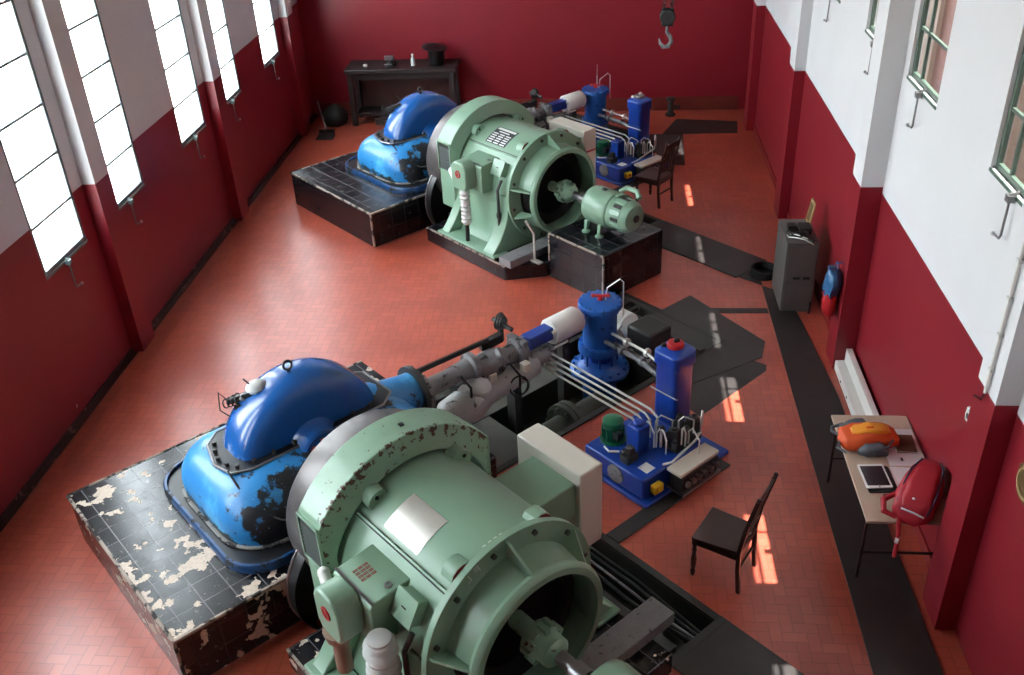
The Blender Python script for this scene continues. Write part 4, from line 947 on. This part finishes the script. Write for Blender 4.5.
mb.tube([(-.26, .08, .03), (-.325, .06, .015), (-.345, .045, -.05), (-.36, .04, -.16), (-.41, .03, -.26)], [.014, .02, .016, .015, .017], 8)
t.part('strap', mb, M['redfab'])
mb = MB(); mb.obox((-.353, .042, -.12), (.045, .03, .05)); t.part('buckle', mb, M['sheet'], .004)

# grey locker, what lies on it, lidded bin behind it
t = Thing(at(2.44, 10.98), 'metal_locker', 'grey sheet metal locker standing by the right wall', 'locker', (0, 0, 0))
mb = MB(); mb.box((-.21, -.34, .0), (.17, .36, .95)); t.part('body', mb, M['cabgrey'], .006)
mb = MB(); mb.box((-.19, -.352, .42), (.15, -.341, .92)); dr = t.part('door', mb, M['cabgrey'], .003)
mb = MB(); mb.box((-.10, -.362, .47), (-.02, -.352, .495)); mb.box((.02, -.362, .47), (.10, -.352, .495)); t.part('vent_slot', mb, M['black_m'], parent=dr)
mb = MB(); mb.box((-.19, -.352, .03), (.15, -.341, .40)); t.part('lower_door', mb, M['cabgrey'], .003)
mb = MB(); mb.box((.125, -.39, 0), (.15, -.365, .16)); t.part('prop', mb, M['black'])
t = Thing(at(2.44, 10.85, .951), 'cable_coil', 'tangled dark cables and tools on the grey locker', 'cables', (0, 0, 0))
mb = MB(); rs = random.Random(5)
for k in range(5): mb.torus((-.05+.08*rs.random()-.03, -.1+.25*rs.random(), .012+.012*k), (.1*rs.random(), .1, 1), .08+.05*rs.random(), .009, 20, 6)
mb.obox((.04, .12, .04), (.14, .20, .08)); mb.obox((-.1, .2, .03), (.1, .12, .06)); mb.cyl((.1, -.2, .02), (.02, -.05, .02), .018, n=10); t.solo(mb, M['rubber'], .004)
t = Thing(at(2.44, 10.7, .951), 'steel_wire', 'pale wire loop on the grey locker edge', 'wire', (0, 0, 0))
mb = MB(); mb.tube([(-.18, .1, .008), (-.12, -.02, .06), (-.02, -.10, .07), (.08, -.14, .02)], .006, 6); mb.tube([(-.18, .16, .008), (-.10, .04, .07), (.02, -.06, .06)], .006, 6); t.solo(mb, M['bright'])
t = Thing(at(2.585, 11.2, .951), 'framed_panel', 'small tan framed panel leaning on the wall above the locker', 'panel', (0, 0, 0))
mb = MB(); Mx = Matrix.Rotation(rad(8), 3, 'Y'); mb.obox((.0, 0, .155), (.018, .20, .31), Mx); t.part('frame', mb, M['tan'], .004)
mb = MB(); mb.obox((-.011, 0, .155), (.004, .13, .23), Mx); t.part('picture', mb, M['brown'])
t = Thing(at(2.17, 11.62), 'round_drum', 'low black round drum behind the grey locker', 'drum', (0, 0, 0))
mb = MB(); mb.lathe((0, 0, 0), (0,0,1), [(0, .17), (.015, .18), (.11, .18), (.12, .165), (.11, .15), (.03, .14), (.03, .0)], 28); t.solo(mb, M['black_m'])
# blue and red carrier bag hanging on the pilaster
t = Thing(at(2.53, 9.55, .62), 'carrier_bag', 'crumpled blue and red bag hanging low on the right pilaster', 'bag', (0, 0, 0))
rs = random.Random(2)
def crumple(zs, seed):
    rs = random.Random(seed); L = []
    for z, rx, ry in zs:
        L.append([V((rx*math.cos(2*PI*k/16)*(1+.25*(rs.random()-.5)), ry*math.sin(2*PI*k/16)*(1+.25*(rs.random()-.5)), z)) for k in range(16)])
    return L
mb = MB(); mb.loft(crumple([(0, .04, .08), (.03, .07, .125), (.15, .075, .135), (.28, .07, .12)], 3)); lumpy(mb, .03, 17); t.part('lower_bag', mb, M['red'], ang=80)
mb = MB(); mb.loft(crumple([(.24, .072, .12), (.31, .08, .155), (.42, .08, .16), (.52, .07, .13), (.56, .05, .09)], 4)); lumpy(mb, .035, 19, 3); t.part('upper_bag', mb, M['bluebag'], ang=80)
mb = MB(); mb.torus((.03, 0, .59), (1, 0, 0), .05, .007, 16, 6); mb.cyl((.02, 0, .63), (.09, 0, .64), .008, n=8); t.part('handle', mb, M['bluebag'])
# white cable duct along the wall foot
t = Thing(at(2.74, 8.5, .014), 'cable_duct', 'long pale metal duct cover lying along the wall foot behind the table', 'duct', (0, 0, 0))
mb = MB(); mb.box((-.10, -1.0, 0), (-.085, .84, .10)); mb.box((-.10, -1.0, .10), (.0, .84, .115)); mb.box((0, -1.0, .10), (.015, .84, .27)); mb.box((.015, -1.0, .255), (.065, .84, .27)); mb.box((-.1, .83, 0), (.06, .84, .1)); t.part('cover', mb, M['white'], .004)
mb = MB()
for y in (-.5, .2, .5): mb.cyl((-.101, y, .05), (-.106, y, .05), .014, n=10)
t.part('screw', mb, M['grime'])
# socket, wire and conduit at the near pilaster; plaque
t = Thing(at(2.844, 6.12, 1.72), 'wall_socket', 'small grey white socket box on the red wall above the backpack', 'socket', (0, 0, 0))
mb = MB(); mb.box((-.07, -.06, -.06), (0, .06, .06)); t.part('box', mb, M['cloth'], .012)
mb = MB(); mb.lathe((-.07, 0, 0), (-1,0,0), [(0, .04), (.006, .04), (.006, .028), (-.004, .026), (-.004, 0)], 18); mb.sphere((-.04, -.068, -.03), .012, 8); t.part('outlet', mb, M['white'])
t = Thing(at(2.684, 5.72, 2.24), 'conduit_pipe', 'white clipped conduit running up the white right pilaster', 'conduit', (0, 0, 0))
mb = MB(); mb.tube([(-.018, 0, -.02), (-.018, 0, 3.6)], .013, 8); t.part('tube', mb, M['white'])
for k in range(7):
    mb = MB(); mb.box((-.034, -.022, .16+.28*k), (0, .022, .185+.28*k)); t.part('clip', mb, M['cloth'], .003)
mb = MB(); mb.tube([(-.018, 0, -.02), (-.02, .03, -.10), (-.012, .17, -.16), (.07, .24, -.22), (.07, .27, -.38)], .006, 6); t.part('wire', mb, M['rubber'])
t = Thing(at(2.843, 5.16, 1.87), 'wall_plaque', 'brown rounded wooden plaque on the red wall at the picture edge', 'plaque', (0, 0, 0))
oc = [(.16*math.cos(rad(22.5+45*k)), .16*math.sin(rad(22.5+45*k))) for k in range(8)]
mb = MB(); mb.prism(oc, 'yz', -.025, 0); t.part('backing', mb, M['brown'], .006)
mb = MB(); mb.torus((-.028, 0, 0), (1,0,0), .11, .012, 24, 6); t.part('ring', mb, M['tan'])

# floor cover plates and strips
def plate(lab, pts, F=I4, z=.001, th=.012, m='darksteel', g='floor plates'):
    cx = sum(p[0] for p in pts)/len(pts); cy = sum(p[1] for p in pts)/len(pts)
    t = Thing(F, 'floor_plate', lab, 'floor plate', (cx, cy, z), g); mb = MB(); mb.prism(pts, 'xy', z, z+th); t.solo(mb, M[m], .003)
plate('large dark steel plate on the floor beyond the foreground accumulator', [(1.15, 11.04), (.45, 10.35), (.62, 9.0), (.85, 8.9), (1.377, 9.245), (1.87, 9.57), (1.95, 9.92)])
plate('second dark steel plate slipped half under the larger floor plate', [(.60, 9.02), (1.062, 8.40), (1.88, 9.30), (1.90, 9.42), (1.35, 9.80)], z=.0005, th=.0004)
plate('long dark plate strip along the foot of the right wall', [(2.10, 3.2), (2.64, 3.2), (2.62, 6.0), (2.58, 8.8), (2.46, 10.4), (2.38, 11.1), (2.10, 11.30)])
plate('slanting dark plate strip from far exciter block to wall strip', [(.70, 12.55), (.95, 12.95), (2.11, 11.76), (2.11, 11.31)], z=.002, th=.009)
plate('narrow dark floor strip joining large plate to wall strip', [(1.20, 10.72), (1.26, 10.59), (2.09, 10.60), (2.09, 10.72)], z=.0012, th=.006)
plate('wide dark plate on the floor at the foot of the back wall', [(1.1, 17.1), (2.45, 17.1), (2.52, 17.72), (1.4, 17.9)])
plate('dark plate behind the far wooden chair', [(1.06, 15.58), (1.40, 15.58), (1.47, 17.08), (.72, 17.08)], z=.001, th=.01)

# workbench at the back with its clutter
t = Thing(at(-3.8, 18.1), 'workbench', 'long black workbench against the red back wall', 'workbench', (0, 0, 0)); m = M['benchwood']
mb = MB(); mb.box((-1.08, -.38, 1.03), (1.06, .30, 1.11)); t.part('worktop', mb, m, .01)
for x in (-1.0, .96):
    for y in (-.28, .22):
        mb = MB(); mb.box((x-.05, y-.05, 0), (x+.05, y+.05, 1.03)); t.part('leg', mb, m, .006)
mb = MB(); mb.box((-1.0, -.30, .90), (1.0, -.26, 1.03)); mb.box((-1.0, .2, .90), (1.0, .24, 1.03)); t.part('apron', mb, m)
mb = MB(); mb.box((-.98, -.25, .18), (.95, .22, .22)); t.part('shelf', mb, m, .004)
mb = MB(); mb.box((-.9, .12, .24), (.9, .16, .84)); t.part('back_board', mb, M['wood'])
t = Thing(at(-4.02, 17.98, 1.11), 'bench_vise', 'dark bench vise with grey jaw left on the workbench', 'vise', (0, 0, 0))
mb = MB(); mb.box((-.09, -.09, 0), (.09, .09, .05)); mb.box((-.05, -.12, .05), (.06, .06, .14)); mb.box((-.075, -.05, .12), (.085, .0, .20)); t.part('body', mb, M['grime'], .01)
mb = MB(); mb.box((-.085, -.12, .13), (.085, -.07, .21)); mb.cyl((0, -.25, .09), (0, -.1, .09), .02); mb.cyl((-.08, -.24, .09), (.08, -.24, .09), .009, n=8); t.part('jaw', mb, M['steel'], .006)
t = Thing(at(-3.58, 17.95, 1.11), 'bottle', 'small pale bottle in the middle of the workbench', 'bottle', (0, 0, 0))
mb = MB(); mb.lathe((0, 0, 0), (0,0,1), [(0, .035), (.005, .04), (.13, .04), (.16, .02), (.19, .018)], 18); t.part('body', mb, M['cloth'])
mb = MB(); mb.cyl((0, 0, .188), (0, 0, .22), .022); t.part('cap', mb, M['cream'])
t = Thing(at(-3.13, 18.02, 1.11), 'pot', 'black pot with tilted wide lid on the workbench', 'pot', (0, 0, 0))
mb = MB(); mb.lathe((0, 0, 0), (0,0,1), [(0, .14), (.02, .155), (.28, .16), (.29, .165), (.28, .14), (.05, .13), (.05, 0)], 26); t.part('body', mb, M['black'])
mb = MB(); mb.lathe((-.03, 0, .31), (.12, -.05, 1), [(0, .24), (.015, .24), (.06, .10), (.075, .03)], 26); t.part('lid', mb, M['black'])
t = Thing(at(-4.5, 17.92, 1.11), 'nut', 'small pale lamp socket lying left on the workbench', 'fitting', (0, 0, 0)); t.name = 'lamp_socket'
mb = MB(); mb.lathe((0, 0, .03), (1,0,0), [(-.04, .02), (0, .03), (.03, .03), (.04, .02)], 14); t.solo(mb, M['cloth'])
t = Thing(at(-4.05, 18.0, 0), 'crate', 'dark wooden crate on the floor under the workbench', 'crate', (0, 0, .0))
mb = MB(); mb.box((-.35, -.2, 0), (.35, .16, .03))
for z in (.04, .10): mb.box((-.36, -.2, z), (.36, -.18, z+.05)); mb.box((-.36, .14, z), (.36, .16, z+.05)); mb.box((-.36, -.18, z), (-.34, .14, z+.05)); mb.box((.34, -.18, z), (.36, .14, z+.05))
t.solo(mb, M['wood'], .003)
# dustpan, and a dark lump added for the shade of the back-left corner
t = Thing(at(-5.24, 17.15), 'dustpan', 'dark long handled dustpan in the back left corner', 'dustpan', (0, 0, 0))
mb = MB(); mb.loft([[V((-.17, -.14, .0)), V((.17, -.14, 0)), V((.15, .12, 0)), V((-.15, .12, 0))], [V((-.17, -.14, .012)), V((.17, -.14, .012)), V((.15, .12, .05)), V((-.15, .12, .05))]]); mb.box((-.15, .11, .0), (.15, .13, .12)); t.part('pan', mb, M['black_m'], .004)
mb = MB(); mb.tube([(0, .12, .08), (-.15, .30, .62)], .013, 8); t.part('handle', mb, M['steel'])
t = Thing(at(-5.22, 17.95), 'corner_shade_lump', 'dark lump added for the shade in the back left corner', 'corner_shade_lump', (0, 0, 0))
mb = MB(); mb.loft(crumple([(0, .20, .22), (.08, .25, .26), (.2, .24, .24), (.30, .17, .18), (.36, .08, .09), (.38, .05, .05)], 9)); t.solo(mb, M['black_m'], ang=80)
# crane hook on its chain
t = Thing(at(1.0, 15.5, 2.05), 'crane_hook', 'dark crane hook block hanging from chains before the back wall', 'crane hook', (0, 0, 0))
mb = MB(); mb.tube([(0, 0, .30), (0, 0, .20), (.05, 0, .14), (.075, 0, .05), (.03, 0, -.02), (-.05, 0, -.03), (-.10, 0, .03), (-.115, 0, .10)], [.022, .026, .032, .036, .036, .032, .022, .01], 10); t.part('hook', mb, M['greypipe'])
mb = MB(); mb.box((-.09, -.06, .30), (.09, .06, .56)); mb.lathe((0, -.075, .44), (0,1,0), [(0, .12), (.15, .12)], 22); t.part('pulley_block', mb, M['grime'], .012)
for x in (-.06, .06):
    mb = MB(); n = 0; z = .54
    while z < ZC-2.05-.02:
        mb.torus((x, 0, z), (1,0,0) if n % 2 else (0,1,0), .032, .009, 10, 5); z += .052; n += 1
    t.part('chain', mb, M['grime'])
t = Thing(at(1.05, 15.6, ZC-.4), 'crane_beam', 'steel crane beam spanning the hall above the hook', 'crane', (0, 0, 0))
mb = MB(); mb.box((XL-1.05+.1, -.15, .28), (XR-1.05-.1, .15, .31)); mb.box((XL-1.05+.1, -.15, .0), (XR-1.05-.1, .15, .03)); mb.box((XL-1.05+.1, -.012, .03), (XR-1.05-.1, .012, .28)); t.solo(mb, M['grime'])
t = Thing(at(1.3, 18.15), 'floor_fitting', 'small dark pump fitting on the floor near the back wall', 'fitting', (0, 0, 0))
mb = MB(); mb.lathe((0, 0, 0), (0,0,1), [(0, .10), (.03, .10), (.05, .06), (.28, .05), (.30, .09), (.34, .09), (.36, .03)], 18); mb.cyl((.04, 0, .16), (.18, 0, .16), .035); t.solo(mb, M['grime'])
# ------------------------------------------------------------------ daylight and camera
wd = bpy.data.worlds.new('daylight'); SC.world = wd; wd.use_nodes = True
bg = wd.node_tree.nodes['Background']; bg.inputs[0].default_value = (.90, .95, 1.0, 1); bg.inputs[1].default_value = SKY
sun = bpy.data.lights.new('sun', 'SUN'); sun.energy = SUN; sun.angle = rad(.53); sun.color = (1, .95, .9)
so = bpy.data.objects.new('sun', sun); COL.objects.link(so)
so.rotation_euler = V((-1.41, .0, -3.63)).to_track_quat('-Z', 'Y').to_euler(); so.location = (8, 8, 14)
def portal(x, y0, y1, z0, z1, rot):
    l = bpy.data.lights.new('window_portal', 'AREA'); l.shape = 'RECTANGLE'; l.size = y1-y0; l.size_y = z1-z0; l.energy = 1; l.cycles.is_portal = True
    o = bpy.data.objects.new('window_portal', l); COL.objects.link(o)
    d = V((1 if rot > 0 else -1, 0, 0)); o.location = (x, (y0+y1)/2, (z0+z1)/2); o.rotation_euler = d.to_track_quat('-Z', 'Z').to_euler()
for y0, y1 in LW: portal(XL-.30, y0, y1, LZ[0], LZ[1], 1)
for y0, y1 in RW: portal(XR+.30, y0, y1, RZ[0], RZ[1], -1)
cam = bpy.data.cameras.new('camera'); cam.sensor_width = 36; cam.lens = 36*958.9965/1024; cam.clip_start = .05; cam.clip_end = 300
co = bpy.data.objects.new('camera', cam); COL.objects.link(co); SC.camera = co
R = CAMR
co.matrix_world = Matrix.Translation((0, 0, 6.2)) @ Matrix(R).to_4x4()
vs = SC.view_settings; vs.view_transform = 'Standard'; vs.look = 'None'; vs.exposure = EXPO; vs.gamma = 1; vs.use_curve_mapping = False
SC.cycles.max_bounces = 8; SC.cycles.diffuse_bounces = 5; SC.cycles.glossy_bounces = 4; SC.cycles.transparent_max_bounces = 8
SC.cycles.caustics_reflective = False; SC.cycles.caustics_refractive = False; SC.cycles.sample_clamp_indirect = 6
SC.cycles.use_denoising = True
